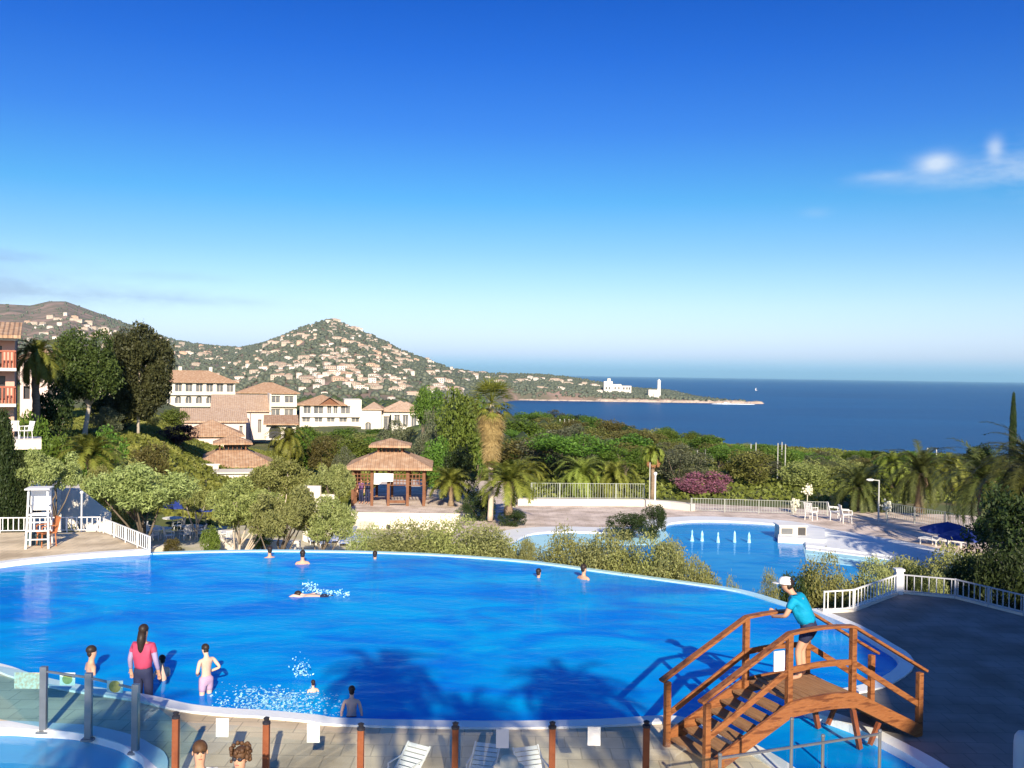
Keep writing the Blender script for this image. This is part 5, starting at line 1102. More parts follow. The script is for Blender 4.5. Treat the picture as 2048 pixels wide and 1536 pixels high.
# --- wooded slope between the terraces and the sea
kinds = ['round', 'bright', 'dark', 'brown', 'grey', 'pine', 'bush', 'gbush', 'brown', 'round', 'bush', 'grey', 'pine']
KN = {'round': 'rounded mid green tree', 'bright': 'bright green tree', 'dark': 'dark evergreen tree', 'brown': 'brownish scrub tree', 'grey': 'grey green tree', 'pine': 'flat topped pine', 'bush': 'olive coloured bush', 'gbush': 'bright green bush'}
VM = [(640, 885), (720, 890), (830, 880), (960, 850), (1030, 845), (1060, 826), (1140, 838), (1200, 848), (1300, 862), (1400, 880), (1500, 896), (1600, 905), (1700, 912), (1850, 915), (1950, 925), (2100, 915)]
placed = []
def zone(u, d): return ('near the lower fence' if d < 105 else 'midway down the wooded slope' if d < 170 else 'at the far top of the wooded slope') + (' left of the bougainvillea' if u < 1410 else ' right of the bougainvillea')
for i in range(4000):
    if len(placed) >= 235: break
    u = random.uniform(1000, 2120); cr_ = interp(CREST, u); d = lerp(78, cr_ + 12, random.random() ** 1.15)
    rmin = 2.3 + d * .012
    x = (u - 1024) / F * d
    if any((x - a) ** 2 + (d - b_) ** 2 < rmin ** 2 for a, b_ in placed): continue
    k = random.choice(kinds); z = tz(u, d)
    h_ = random.uniform(2.0, 4.6) * (1.0 if d < 130 else 1.3) if k not in ('bush', 'gbush') else random.uniform(1.3, 2.8)
    vt = interp(VM, u); vtop_z = P(u, vt + random.uniform(-14, 12), d).z
    if d > cr_ * .78: h_ = max(h_, min(vtop_z - z, 9))
    if z + h_ > vtop_z: h_ = vtop_z - z
    if h_ < 1.1: continue
    w_ = h_ * random.uniform(1.15, 1.7) if k != 'pine' else h_ * random.uniform(1.2, 1.5)
    g_ = zone(u, d); put(k, u, d, wpx=w_ / d * F, height=h_ + .1, label=f'{KN[k]} {g_}', cat='bush' if 'bush' in k else 'tree', group=f'trees and bushes {g_}'); placed.append((x, d))
# wooded ground between the hotels and the far valley, one closed mass
pp, sz = [], []
for i in range(5200):
    u = random.uniform(-60, 1120); d = random.uniform(110, 1150) if random.random() < .6 else random.uniform(240, 600); z = tz(u, d)
    if u > 1000 and d > interp(CREST, u): continue
    if d < 245 and 225 < u < 830: continue
    s = random.uniform(1.6, 3.2) * (1 + d / 700); 
    lim = P(u, 800 if u > 230 else 790, d).z
    if z + s * 1.3 > lim and d < 300: continue
    pp.append((*XYZ(u, d)[:2], z + s * .3)); sz.append((s, s, s * .8))
blobs('valley_woods', np.array(pp), np.array(sz), leafmat('valley_scrub', (.035, .065, .02), (.13, .16, .06), (.07, .10, .035), scale=.12, trans=0))
# grass and ground cover on the slope: low tufts
n_ = 110000; us_ = rng.uniform(900, 2200, n_); ds_ = rng.uniform(70, 260, n_); C_ = []
for u, d in zip(us_, ds_):
    if d > interp(CREST, u) + 10: continue
    p = XYZ(u, d); C_.append((p.x, p.y, p.z + random.uniform(.0, .35)))
V, Q = leafquads(np.array(C_), .42, .24, .1); o = npmesh('ground_cover', V, Q, leafmat('meadow_green', (.08, .10, .02), (.36, .36, .10), (.20, .24, .045), scale=.012)); o['kind'] = 'stuff'
n_ = 45000; C_ = []
for i in range(n_):
    u = random.uniform(-200, 900); d = random.uniform(62, 135); p = XYZ(u, d); C_.append((p.x, p.y, p.z + .15))
V, Q = leafquads(np.array(C_), .5, .3, .1); o = npmesh('ground_cover', V, Q, leafmat('slope_green', (.09, .12, .02), (.36, .36, .10), (.22, .24, .05), scale=.02)); o['kind'] = 'stuff'
#@@PART4
# ------------------------------------------------------------------ what stands behind the viewpoint and shades the terrace
m_hotel = m_plaster
b = MB(); b.poly([(13.6, -3.7), (10.5, -15.4), (10.5, -40), (20.5, -40), (20.5, -3.7)], -3.4, 13.6); o = b.build('hotel_wing', m_hotel); tag(o, 'hotel wing behind the viewpoint that shades the right deck', 'hotel')
b = MB(); b.poly([(20.8, -14.4), (27.8, 5.6), (60, 5.6), (60, -14.4)], -3.4, 15.5); o = b.build('shade_block', m_hotel); tag(o, 'unseen block added far right of the viewpoint to shade the shrubs', 'hotel')  # unseen caster, added and shaped only to shade the shrubs at right
for i, (x, y, zc, s, k) in enumerate([(.75, -1.9, 9.0, .60, 'date'), (4.3, -2.6, 9.0, .62, 'date'), (-3.2, -3.8, 8.6, .55, 'date'), (2.6, -4.6, 9.2, .5, 'date')]):
    o = put('date', 1024, 1, s=s, zb=zc - 5.2 * s, label=['date palm behind the viewpoint shading the middle of the pool', 'date palm behind the viewpoint shading the pool by the bridge', 'date palm behind the viewpoint shading the small pool', 'slim date palm behind the viewpoint'][i], cat='palm', group=None); o.location = (x, y, zc - 5.2 * s)
    if zc - 5.2 * s > .1:
        b = MB(); b.tube([(x, y, .05), (x, y, zc - 5.2 * s + .1)], .16, 8); q = b.build('trunk_foot', m_pabark); q.parent = o; q.matrix_parent_inverse = o.matrix_basis.inverted() if False else Matrix.Identity(4); q.matrix_local = (Matrix.Translation(o.location) @ o.rotation_euler.to_matrix().to_4x4() @ Matrix.Diagonal((s, s, s, 1))).inverted()
# ------------------------------------------------------------------ people
m_skin = M('skin', (.62, .36, .24), (.52, .28, .18), scale=3, rough=.55); m_skinp = M('fair_skin', (.74, .50, .38), (.66, .42, .31), scale=3, rough=.55)
m_hair = M('dark_hair', (.018, .012, .010), (.04, .026, .02), scale=30, rough=.5); m_hairb = M('brown_hair', (.06, .03, .015), (.13, .065, .03), scale=25, rough=.6)
m_pinkv = M('pink_vest', (.52, .07, .14), (.42, .05, .11), scale=4, rough=.6); m_lilac = M('lilac_sleeve', (.36, .30, .48), rough=.7); m_navy = M('navy_cloth', (.015, .02, .06), (.03, .035, .08), scale=5, rough=.8)
m_turq = M('turquoise_shirt', (.0, .33, .55), (.0, .26, .46), scale=5, rough=.75, bump=.3, bscale=12); m_whitec = M('white_cloth', (.84, .83, .80), (.76, .75, .73), scale=5, rough=.8, bump=.2)
m_rose = M('rose_shorts', (.55, .36, .48), (.46, .30, .42), rough=.8); m_straw = M('cream_straw', (.82, .74, .55), (.74, .66, .48), scale=40, rough=.8)
def skinmesh(name, pts, edges, mats, parent, root=0, sub=1):
    names = list(pts); me = bpy.data.meshes.new(name); me.from_pydata([tuple(pts[k][0]) for k in names], [(names.index(a), names.index(c)) for a, c in edges], [])
    o = bpy.data.objects.new(name, me); COL.objects.link(o); md = o.modifiers.new('s', 'SKIN'); md.use_smooth_shade = True
    for i, k in enumerate(names):
        r = pts[k][1]; me.skin_vertices[0].data[i].radius = r if hasattr(r, '__len__') else (r, r); me.skin_vertices[0].data[i].use_root = (i == root)
    s2 = o.modifiers.new('u', 'SUBSURF'); s2.levels = sub; s2.render_levels = sub
    dg = bpy.context.evaluated_depsgraph_get(); dg.update(); nm = bpy.data.meshes.new_from_object(o.evaluated_get(dg)); bpy.data.objects.remove(o); nm.name = name
    nm.materials.clear()
    for m in (mats if isinstance(mats, list) else [mats]): nm.materials.append(m)
    nm.polygons.foreach_set('use_smooth', [True] * len(nm.polygons)); nm.polygons.foreach_set('material_index', [0] * len(nm.polygons))
    o = bpy.data.objects.new(name, nm); COL.objects.link(o); o.parent = parent; return o
BASE = dict(pelvis=((0, 0, .93), (.115, .088)), waist=((0, 0, 1.08), (.108, .080)), chest=((0, 0, 1.28), (.145, .10)), neck0=((0, -.005, 1.43), (.06, .055)), neck=((0, .005, 1.49), (.05, .05)), head0=((0, .02, 1.56), (.068, .082)), head1=((0, .02, 1.64), (.075, .09)), head2=((0, .015, 1.70), (.05, .06)),
    shL=((-.17, 0, 1.385), .052), shR=((.17, 0, 1.385), .052), elL=((-.24, -.02, 1.12), .040), elR=((.24, -.02, 1.12), .040), wrL=((-.26, .06, .90), .027), wrR=((.26, .06, .90), .027), haL=((-.26, .08, .83), (.036, .018)), haR=((.26, .08, .83), (.036, .018)),
    hiL=((-.09, 0, .87), .088), hiR=((.09, 0, .87), .088), knL=((-.10, .02, .49), .055), knR=((.10, .02, .49), .055), anL=((-.10, -.02, .09), .036), anR=((.10, -.02, .09), .036), toL=((-.11, .12, .03), (.04, .026)), toR=((.11, .12, .03), (.04, .026)))
ED = [('pelvis', 'waist'), ('waist', 'chest'), ('chest', 'neck0'), ('neck0', 'neck'), ('neck', 'head0'), ('head0', 'head1'), ('head1', 'head2'), ('chest', 'shL'), ('chest', 'shR'), ('shL', 'elL'), ('shR', 'elR'), ('elL', 'wrL'), ('elR', 'wrR'), ('wrL', 'haL'), ('wrR', 'haR'),
      ('pelvis', 'hiL'), ('pelvis', 'hiR'), ('hiL', 'knL'), ('hiR', 'knR'), ('knL', 'anL'), ('knR', 'anR'), ('anL', 'toL'), ('anR', 'toR')]
def person(label, loc, rz, s=1.0, pose=None, skin=m_skin, shirt=None, sleeves=None, shorts=None, trousers=None, hair=m_hair, hairkind='short', hat=None, face=False, glasses=False, group=None):
    e = empty('person', loc, rz); e.scale = (s, s, s); tag(e, label, 'person', group)
    J = {k: (Vector(v[0]), v[1]) for k, v in BASE.items()}
    for k, v in (pose or {}).items(): J[k] = (Vector(v), J[k][1])
    pts = dict(J); ed = list(ED)
    for sd in 'LR':
        h_ = J['ha' + sd][0]; w_ = J['wr' + sd][0]; d = (h_ - w_).normalized(); ref = Vector((0, 1, 0)) if abs(d.y) < .8 else Vector((0, 0, 1)); sp_ = d.cross(ref).normalized(); inn = ref
        for i, (off, L_) in enumerate([(-.027, .060), (-.009, .072), (.009, .068), (.027, .052)]):
            a = h_ + sp_ * off + d * .03; c = a + d * L_ * .55; f = c + d * L_ * .35 - inn * .018 * (1 if sd == 'L' else 1)
            for nme, p_, r_ in ((f'f{sd}{i}a', a, .010), (f'f{sd}{i}b', c, .0088), (f'f{sd}{i}c', f, .0075)): pts[nme] = (p_, r_)
            ed += [('ha' + sd, f'f{sd}{i}a'), (f'f{sd}{i}a', f'f{sd}{i}b'), (f'f{sd}{i}b', f'f{sd}{i}c')]
        a = w_.lerp(h_, .5) + sp_ * -.03; c = a + (d - sp_ * .8).normalized() * .04; pts[f't{sd}a'] = (a, .012); pts[f't{sd}b'] = (c, .009); ed += [('wr' + sd, f't{sd}a'), (f't{sd}a', f't{sd}b')]
    skinmesh('body', pts, ed, skin, e)
    up = lambda a, b_, t: J[a][0].lerp(J[b_][0], t)
    if shirt:
        c = dict(p=(up('pelvis', 'waist', -.05), (.190, .160)), w=(J['waist'][0], (.168, .142)), c=(J['chest'][0], (.190, .150)), n=(up('chest', 'neck0', .85), (.112, .105)))
        for sd in 'LR': c['s' + sd] = (J['sh' + sd][0], .070); c['e' + sd] = (up('sh' + sd, 'el' + sd, .62), .062)
        skinmesh('shirt', c, [('p', 'w'), ('w', 'c'), ('c', 'n'), ('c', 'sL'), ('c', 'sR'), ('sL', 'eL'), ('sR', 'eR')], shirt, e)
    if sleeves:
        for sd in 'LR': skinmesh('sleeve', dict(a=(up('sh' + sd, 'el' + sd, .1), .064), b=(J['el' + sd][0], .050), c=(up('el' + sd, 'wr' + sd, .9), .036)), [('a', 'b'), ('b', 'c')], sleeves, e)
    if shorts or trousers:
        t_ = .62 if shorts else .95; c = dict(w=(up('pelvis', 'waist', .85), (.150, .120)), p=(J['pelvis'][0], (.160, .130)), hL=(J['hiL'][0], .105), hR=(J['hiR'][0], .105), kL=(up('hiL', 'knL', t_), .082), kR=(up('hiR', 'knR', t_), .082))
        ee = [('w', 'p'), ('p', 'hL'), ('p', 'hR'), ('hL', 'kL'), ('hR', 'kR')]
        if trousers: c.update(aL=(up('knL', 'anL', .9), .056), aR=(up('knR', 'anR', .9), .056)); ee += [('kL', 'aL'), ('kR', 'aR')]
        skinmesh('shorts' if shorts else 'trousers', c, ee, shorts or trousers, e)
    h = J['head1'][0]; fw = (J['head0'][0] - J['neck'][0]); b = MB()
    if hat != 'straw':
        hb = [(.001, .118)] + [(.098 * math.sin(a), .03 + .088 * math.cos(a)) for a in [k * math.pi / 16 for k in range(1, 11)]]
        b.lathe((h.x, h.y - .026, h.z + .004), [(r, z) for r, z in reversed(hb)], 14, 0, .86, 1.02); b.ball((h.x, h.y - .055, h.z - .03), .068, 10, 0, 1.0, .7, 1.1)
        if hairkind == 'long': b.tube([(h.x, h.y - .08, h.z), (h.x, h.y - .12, h.z - .14), (h.x, h.y - .11, h.z - .30), (h.x, h.y - .10, h.z - .42)], [.07, .075, .06, .02], 8)
        if hairkind == 'curly':
            rr = random.Random(3)
            for i in range(90):
                a, t_ = rr.uniform(0, 6.28), rr.uniform(-.9, 1); q = Vector((math.cos(a) * .105, math.sin(a) * .105 - .02, .03 + t_ * .10))
                if q.y > .045 and t_ < .45: continue
                b.ball(h + q, rr.uniform(.016, .03), 6)
        b.build('hair', hair, e, smooth=True)
    if hat == 'cap':
        b = MB(); b.lathe((h.x, h.y - .004, h.z + .012), [(.108, 0), (.107, .03), (.094, .072), (.06, .104), (.001, .116)], 16, 0, .92, 1.05); o_ = len(b.v)
        for k in range(9): a = math.pi * (k / 8); b.v += [(h.x + .095 * math.cos(a), h.y + .06 + .03 * math.sin(a), h.z + .022), (h.x + .085 * math.cos(a), h.y + .085 + .105 * math.sin(a), h.z + .004)]
        for k in range(8): b.f.append((o_ + 2 * k, o_ + 2 * k + 1, o_ + 2 * k + 3, o_ + 2 * k + 2)); b.m.append(0)
        b.build('cap', m_whitec, e, smooth=True)
    if hat == 'straw':
        b = MB(); b.lathe((h.x, h.y, h.z + .01), [(.17, -.012), (.13, .0), (.102, .01), (.10, .06), (.085, .095), (.001, .105)], 20); b.build('sun_hat', m_straw, e, smooth=True)
    if face:
        b = MB(); b.add([(h.x - .012, h.y + .088, h.z - .02), (h.x + .012, h.y + .088, h.z - .02), (h.x, h.y + .084, h.z + .025), (h.x, h.y + .112, h.z - .022), (h.x, h.y + .086, h.z - .032)], [(0, 3, 2), (3, 1, 2), (0, 4, 3), (4, 1, 3)]); b.build('nose', skin, e, smooth=True)
        b = MB(); b.ball((h.x, h.y + .084, h.z - .055), .022, 8, 0, 1, .4, .3); b.build('mouth', M('lips', (.45, .14, .12), rough=.5), e, smooth=True)
        for sx in (-.030, .030):
            b = MB(); b.ball((h.x + sx, h.y + .083, h.z + .012), .014, 8, 0, 1, .5, .7); b.build('eye', m_black, e, smooth=True)
            b = MB(); b.bar((h.x + sx * .5, h.y + .090, h.z + .030), (h.x + sx * 1.55, h.y + .082, h.z + .030), .008, .006); b.build('eyebrow', m_hair, e)
        for sx in (-1, 1): b = MB(); b.ball((h.x + sx * .079, h.y + .0, h.z - .01), .022, 8, 0, .4, .8, 1.2); b.build('ear', skin, e, smooth=True)
    if glasses:
        b = MB()
        for sx in (-.032, .032): b.ball((h.x + sx, h.y + .094, h.z + .012), .026, 10, 0, 1, .25, .8)
        b.bar((h.x - .08, h.y + .01, h.z + .018), (h.x - .055, h.y + .09, h.z + .016), .005, .008); b.bar((h.x + .08, h.y + .01, h.z + .018), (h.x + .055, h.y + .09, h.z + .016), .005, .008); b.bar((h.x - .01, h.y + .1, h.z + .018), (h.x + .01, h.y + .1, h.z + .018), .005, .006); b.build('sunglasses', m_black, e, smooth=True)
    return e
def at(u, v, z): p = G(u, v, z); return (p.x, p.y)
def fl(x, y): return -depth(x, y)
# woman in pink in the shallow bay
x, y = at(286, 1392, 0); person('woman with long dark hair in a pink top standing in the shallow water', (x, y, fl(x, y)), -.1, .99, shirt=m_pinkv, sleeves=m_lilac, trousers=m_navy, hairkind='long')
x, y = at(322, 1364, 0); person('dark haired child low in the water beside the woman in pink', (x, y + .1, fl(x, y) - .06), .9, .72, pose=dict(pelvis=(0, 0, .55), waist=(0, 0, .70), chest=(0, .03, .90), neck0=(0, .04, 1.05), neck=(0, .05, 1.11), head0=(0, .07, 1.18), head1=(0, .07, 1.26), head2=(0, .065, 1.32), shL=(-.17, .03, 1.0), shR=(.17, .03, 1.0), elL=(-.24, .1, .78), elR=(.24, .1, .78), wrL=(-.2, .3, .72), wrR=(.2, .3, .72), haL=(-.19, .37, .72), haR=(.19, .37, .72), hiL=(-.09, .02, .50), hiR=(.09, .02, .50), knL=(-.12, .38, .42), knR=(.12, .38, .42), anL=(-.1, .2, .09), anR=(.1, .2, .09), toL=(-.11, .34, .06), toR=(.11, .34, .06)), skin=m_skinp, shorts=m_navy)
x, y = at(412, 1388, 0); person('slim boy in pale swim shorts standing in the pool with elbows bent', (x, y, fl(x, y)), .9, .78, pose=dict(elL=(-.30, -.10, 1.16), elR=(.30, -.10, 1.16), wrL=(-.17, .10, 1.05), wrR=(.17, .10, 1.05), haL=(-.10, .15, 1.04), haR=(.10, .15, 1.04), head0=(-.0, .05, 1.55), head1=(0, .07, 1.62), head2=(0, .06, 1.68)), skin=m_skinp, shorts=m_rose)
SIT = dict(pelvis=(0, 0, .12), waist=(0, 0, .27), chest=(0, .01, .47), neck0=(0, .0, .62), neck=(0, .01, .68), head0=(0, .03, .75), head1=(0, .03, .83), head2=(0, .025, .89), shL=(-.17, 0, .575), shR=(.17, 0, .575), elL=(-.26, -.02, .32), elR=(.26, -.02, .32), wrL=(-.22, .2, .22), wrR=(.22, .2, .22), haL=(-.2, .27, .2), haR=(.2, .27, .2), hiL=(-.09, .04, .11), hiR=(.09, .04, .11), knL=(-.13, .45, .20), knR=(.13, .45, .20), anL=(-.12, .82, .06), anR=(.12, .82, .06), toL=(-.13, .86, .16), toR=(.13, .86, .16))
x, y = at(170, 1352, 0); person('dark haired bather sitting in the shallow water behind the glass fence', (x, y + .25, fl(x, y) + .02), -.9, 1.0, pose=SIT, skin=m_skin)
x, y = at(703, 1432, 0); person('small child with dark hair and bare back standing near the pool edge', (x, y, fl(x, y)), .1, .68, skin=m_skinp, shorts=m_navy)
x, y = at(626, 1384, 0); person('swimmer with head and shoulders just above the water in mid pool', (x, y, fl(x, y) + 0), .4, (abs(fl(x, y)) + .22) / 1.75, skin=m_skinp, shorts=m_navy)
for u, v, rz, lb, up_ in [(605, 1128, .2, 'bather with dark hair near the far pool edge, left of the trees', .42), (543, 1112, .5, 'bather at the far rim of the pool in front of the olive trunks', .34), (1077, 1155, -.4, 'bather with only the head out near the far rim at centre', .26), (1167, 1158, -.8, 'bather leaning on the far rim in front of the second shrub clump', .42), (752, 1115, 0, 'dark haired bather at the far rim below the leftmost sunlit shrub', .25)]:
    x, y = at(u, v, 0); y = min(y, 30.2 if u < 800 else y); f_ = fl(x, y); person(lb, (x, y, f_), rz, (abs(f_) + up_) / 1.75, skin=m_skin, shorts=m_navy, group=None)
p = G(655, 1192, 0); sw = dict(pelvis=(0, 0, 0), waist=(0, .15, .01), chest=(0, .35, .02), neck0=(0, .50, .04), neck=(0, .56, .05), head0=(0, .63, .05), head1=(0, .71, .05), head2=(0, .77, .04), shL=(-.17, .45, .02), shR=(.17, .45, .02), elL=(-.25, .72, .10), elR=(.27, .25, .06), wrL=(-.2, .98, -.05), wrR=(.27, .02, -.02), haL=(-.19, 1.06, -.08), haR=(.26, -.05, -.05), hiL=(-.09, -.06, -.01), hiR=(.09, -.06, -.01), knL=(-.1, -.45, -.06), knR=(.1, -.45, .0), anL=(-.1, -.85, -.05), anR=(.1, -.85, -.12), toL=(-.1, -1.0, -.05), toR=(.1, -1.0, -.12))
person('swimmer doing front crawl to the left with white splashes', (p.x - .1, p.y, -.06), 1.45, 1, pose=sw, skin=m_skinp, shorts=m_navy)
# person on the bridge
loc = br.matrix_basis @ Vector((LB + .82, Wd - .34, H1 + .03))
person('person in turquoise shirt and white cap leaning on the bridge rail', loc, math.atan2(ax.y, ax.x) + .62, .97, skin=m_skin, shirt=m_turq, shorts=m_navy, hat='cap',
       pose=dict(pelvis=(.04, -.10, .90), waist=(.02, -.03, 1.05), chest=(-.01, .05, 1.25), neck0=(-.02, .12, 1.38), neck=(-.02, .15, 1.43), head0=(-.03, .20, 1.48), head1=(-.03, .23, 1.55), head2=(-.03, .23, 1.61), shL=(-.18, .07, 1.34), shR=(.15, .07, 1.34), elL=(-.25, .16, 1.08), elR=(.22, .16, 1.08), wrL=(-.14, .36, 1.02), wrR=(.12, .36, 1.02), haL=(-.08, .41, 1.03), haR=(.06, .42, 1.05), hiL=(-.05, -.11, .84), hiR=(.13, -.11, .84)))
[o for o in COL.objects if o.get('label', '').startswith('person in turquoise')][0].scale = (1.18, 1.12, .97)
# three people on the near deck
x, y = (408 - 1024) / F * 10.5, 10.5; person('man with short dark hair in a white shirt at the bottom of the photo', (x, y, .1), math.pi + .35, .96, skin=m_skin, shirt=m_whitec, trousers=m_navy, hair=m_hairb, face=True)
x, y = (490 - 1024) / F * 10.4, 10.4; person('woman with curly brown hair and sunglasses at the bottom of the photo', (x, y, .1), math.pi - .1, .95, skin=m_skin, shirt=m_hairb, trousers=m_navy, hair=m_hairb, hairkind='curly', face=True, glasses=True)
x, y = (1030 - 1024) / F * 10.2, 10.2; person('person under a round cream sun hat at the bottom centre', (x, y, .1), .3, .955, skin=m_skin, shirt=m_whitec, trousers=m_navy, hat='straw')
# visitors in the gazebo
for u, mt, lb in ((722, M('plum_cloth', (.18, .08, .22)), 'standing visitor in plum coloured clothes inside the left bay of the gazebo'), (735, m_navy, 'standing visitor in dark clothes inside the left bay of the gazebo')):
    q = P(u, 1010, 64.8); person(lb, (q.x, q.y, -2.98), 2.8, .98, shirt=mt, trousers=m_navy)
# ------------------------------------------------------------------ foam and splashes
def foam(name, pts, l, z=.015, tilt=2.5):
    V, Q = leafquads(np.array(pts), l, l * .6, tilt); o = npmesh(name, V, Q, m_foamp); o['kind'] = 'stuff'
pts = []
while len(pts) < 1500:
    u, v = random.gauss(545, 58), random.gauss(1408, 22); c = 1364 + (u - 428) / 240 * 26
    if v < c + random.gauss(0, 5) or v > 1446 or not 420 < u < 690: continue
    p = G(u, v, 0); pts.append((p.x, p.y, .012 + random.random() * .02))
foam('foam', pts, .045)
foam('foam', [(p[0], p[1], .01) for p in pts[::9]], .10, tilt=9)
pts = []
for i in range(230):
    t_ = random.random() ** 1.3; u = 612 + 90 * t_; v = 1182 + 12 * t_ + random.gauss(0, 1.6); p = G(u, v, 0)
    if t_ < .3 or random.random() < .7: pts.append((p.x + random.gauss(0, .03), p.y + random.gauss(0, .12), .02 + random.random() * (.22 if t_ < .25 else .05)))
foam('splash', pts, .07, tilt=.2)
pts = [((G(604, 1350, 0)).x + random.gauss(0, .09), (G(604, 1352, 0)).y + random.gauss(0, .1), abs(random.gauss(0, .16))) for i in range(110)]
foam('splash', pts, .045, tilt=.2)
# ------------------------------------------------------------------ furniture on the near deck
def lounger(loc, rz, label, group, mat=m_white, frame=m_white, back=.75, ln=1.75):
    e = empty('sun_lounger', loc, rz); tag(e, label, 'sun lounger', group); w = .30
    b = MB(); b.box(-w, w, 0, ln * .62, .30, .35); b.build('seat', mat, e)
    b = MB()
    for k in range(6): t0, t1 = k / 6 + .01, (k + 1) / 6 - .02; b.add([(-w + .03, -t0 * .5, .32 + t0 * back * .6), (w - .03, -t0 * .5, .32 + t0 * back * .6), (w - .03, -t1 * .5, .32 + t1 * back * .6), (-w + .03, -t1 * .5, .32 + t1 * back * .6)], [(0, 1, 2, 3)])
    for sx in (-w, w): b.bar((sx, 0, .32), (sx, -.5, .32 + back * .6), .035, .035)
    b.build('backrest', mat, e)
    for sx in (-w, w):
        for sy in (.05, ln * .55): b = MB(); b.bar((sx, sy, 0), (sx, sy, .31), .04, .04); b.build('leg', frame, e)
        b = MB(); b.bar((sx, -.02, .30), (sx, ln * .62, .30), .03, .05); b.build('side_rail', frame, e)
        b = MB(); b.bar((sx, -.30, .55), (sx, .25, .52), .03, .03); b.bar((sx, .25, .52), (sx, .25, .32), .03, .03); b.build('armrest', frame, e)
    return e
lg = lounger(((822 - 1024) / F * 13.4, 13.4, .1), 2.6, 'white sun lounger in the palm shadow behind the glass fence', 'white sun loungers on the near deck')
lg.scale = (.62, .62, .62)
copy_tree(lg, ((975 - 1024) / F * 13.5, 13.5, .1), 2.9, scale=.6, label='small white sun lounger behind the third white card')
copy_tree(lg, ((1078 - 1024) / F * 13.35, 13.35, .1), 3.5, scale=.62, label='white sun lounger with raised back just right of the third white card')
# pale rounded post at the lower right
p = G(2046, 1462, 1.2); b = MB(); b.lathe((p.x, p.y, .1), [(.11, 0), (.11, .95), (.10, 1.03), (.06, 1.09), (.001, 1.11)], 16); tag(b.build('bollard', M('pale_blue_metal', (.42, .52, .58), rough=.5), smooth=True), 'pale rounded post at the lower right corner of the shaded deck', 'post')
# ------------------------------------------------------------------ lifeguard chair and its neighbours
q = G(74, 1098, .1); e = empty('lifeguard_chair', q, .25); tag(e, 'tall white lifeguard chair on the left deck', 'lifeguard chair')
for sx in (-.33, .33):
    for sy in (0, .6): b = MB(); b.bar((sx, sy, 0), (sx * .82, sy * .8 + .06, 1.85 if sy == 0 else 1.85), .045, .045); b.build('leg', m_white, e)
    b = MB(); b.bar((sx * .86, .03, 1.32), (sx * .86, .52, 1.32), .04, .04); b.build('armrest', m_white, e)
for k, z in enumerate((.28, .55, .82)): b = MB(); b.box(-.30, .30, -.02, .02, z, z + .035); b.build('rung', m_white, e)
b = MB(); b.box(-.29, .29, .05, .52, 1.04, 1.08); b.build('seat', m_white, e)
b = MB(); b.box(-.28, .28, .50, .53, 1.15, 1.80); b.build('backrest', m_white, e)
b = MB(); b.box(-.36, .36, -.1, .65, 1.86, 1.90); b.build('canopy', m_white, e)
q = G(66, 1090, .1); b = MB(); b.box(q.x - .25, q.x + .25, q.y, q.y + .5, .1, .12); b.box(q.x - .22, q.x + .22, q.y + .02, q.y + .45, .12, .40); b.box(q.x - .27, q.x + .27, q.y - .02, q.y + .5, .40, .45); tag(b.build('storage_box', M('dark_teal_box', (.05, .09, .10), rough=.6)), 'dark grey box under the lifeguard chair', 'box')
plastic_chair(tuple(G(93, 1092, .1)), -.8, 'orange brown chair beside the lifeguard chair', None, 'deck_chair', M('orange_brown', (.45, .16, .06), rough=.6)).__setitem__('category', 'chair')
# ------------------------------------------------------------------ garden furniture behind the pool
m_navyp = M('navy_canopy', (.02, .04, .20), (.03, .06, .28), scale=2, rough=.8); m_bluew = M('blue_white_cloth', (.05, .18, .62), (.80, .82, .86), scale=9, rough=.8, contrast=3.5); m_teal = M('teal_cloth', (.05, .25, .28), rough=.8)
def parasol(loc, r, h, mat, label, group=None):
    e = empty('parasol', loc); tag(e, label, 'parasol', group); b = MB(); b.tube([(0, 0, 0), (0, 0, h)], .025, 6); b.build('pole', m_steel, e)
    b = MB(); b.lathe((0, 0, h), [(r, -.42), (r * .98, -.34), (r * .5, -.12), (.03, .02), (.001, .05)], 8); b.build('canopy', mat, e); b = MB(); b.tube([(0, 0, 0), (0, 0, .08)], .22, 10); b.build('base', m_steel, e); return e
ps = parasol((*P(366, 1020, 58).xy, -4.1), 1.25, 2.15, m_navyp, 'navy blue parasol over the garden tables, the left one', 'navy parasols in the garden')
copy_tree(ps, (*P(412, 1026, 57).xy, -4.1), .4, label='navy blue parasol over the garden tables, the right one')
copy_tree(ps, (*P(250, 1020, 60).xy, -4.1), .2, label='navy blue parasol half hidden behind the broad olive tree')
ps2 = copy_tree(ps, (*P(1895, 1070, 46).xy, -3.06), .2, label='navy parasol in the deep shade of the right terrace, the left one', group='navy parasols in the shade')
copy_tree(ps, (*P(1935, 1072, 44).xy, -3.06), .5, label='navy parasol in the deep shade of the right terrace, the right one', group='navy parasols in the shade')
def table(loc, r, h, label, group=None):
    e = empty('round_table', loc); tag(e, label, 'table', group); b = MB(); b.lathe((0, 0, h), [(.001, -.03), (r, -.03), (r, 0), (.001, .001)], 14); b.build('tabletop', m_white, e); b = MB(); b.tube([(0, 0, 0), (0, 0, h - .03)], .035, 6); b.tube([(0, 0, 0), (0, 0, .03)], .25, 8); b.build('leg', m_white, e); return e
tb = table((*P(322, 1060, 56).xy, -4.1), .62, .74, 'white round table at the left of the garden tables', 'white garden tables')
for u, d, lb in ((385, 57, 'white round table between the navy parasols'), (440, 55, 'white round table right of the navy parasols'), (345, 60, 'white round table behind the left navy parasol')): copy_tree(tb, (*P(u, 1060, d).xy, -4.1), .3, label=lb)
i = 0
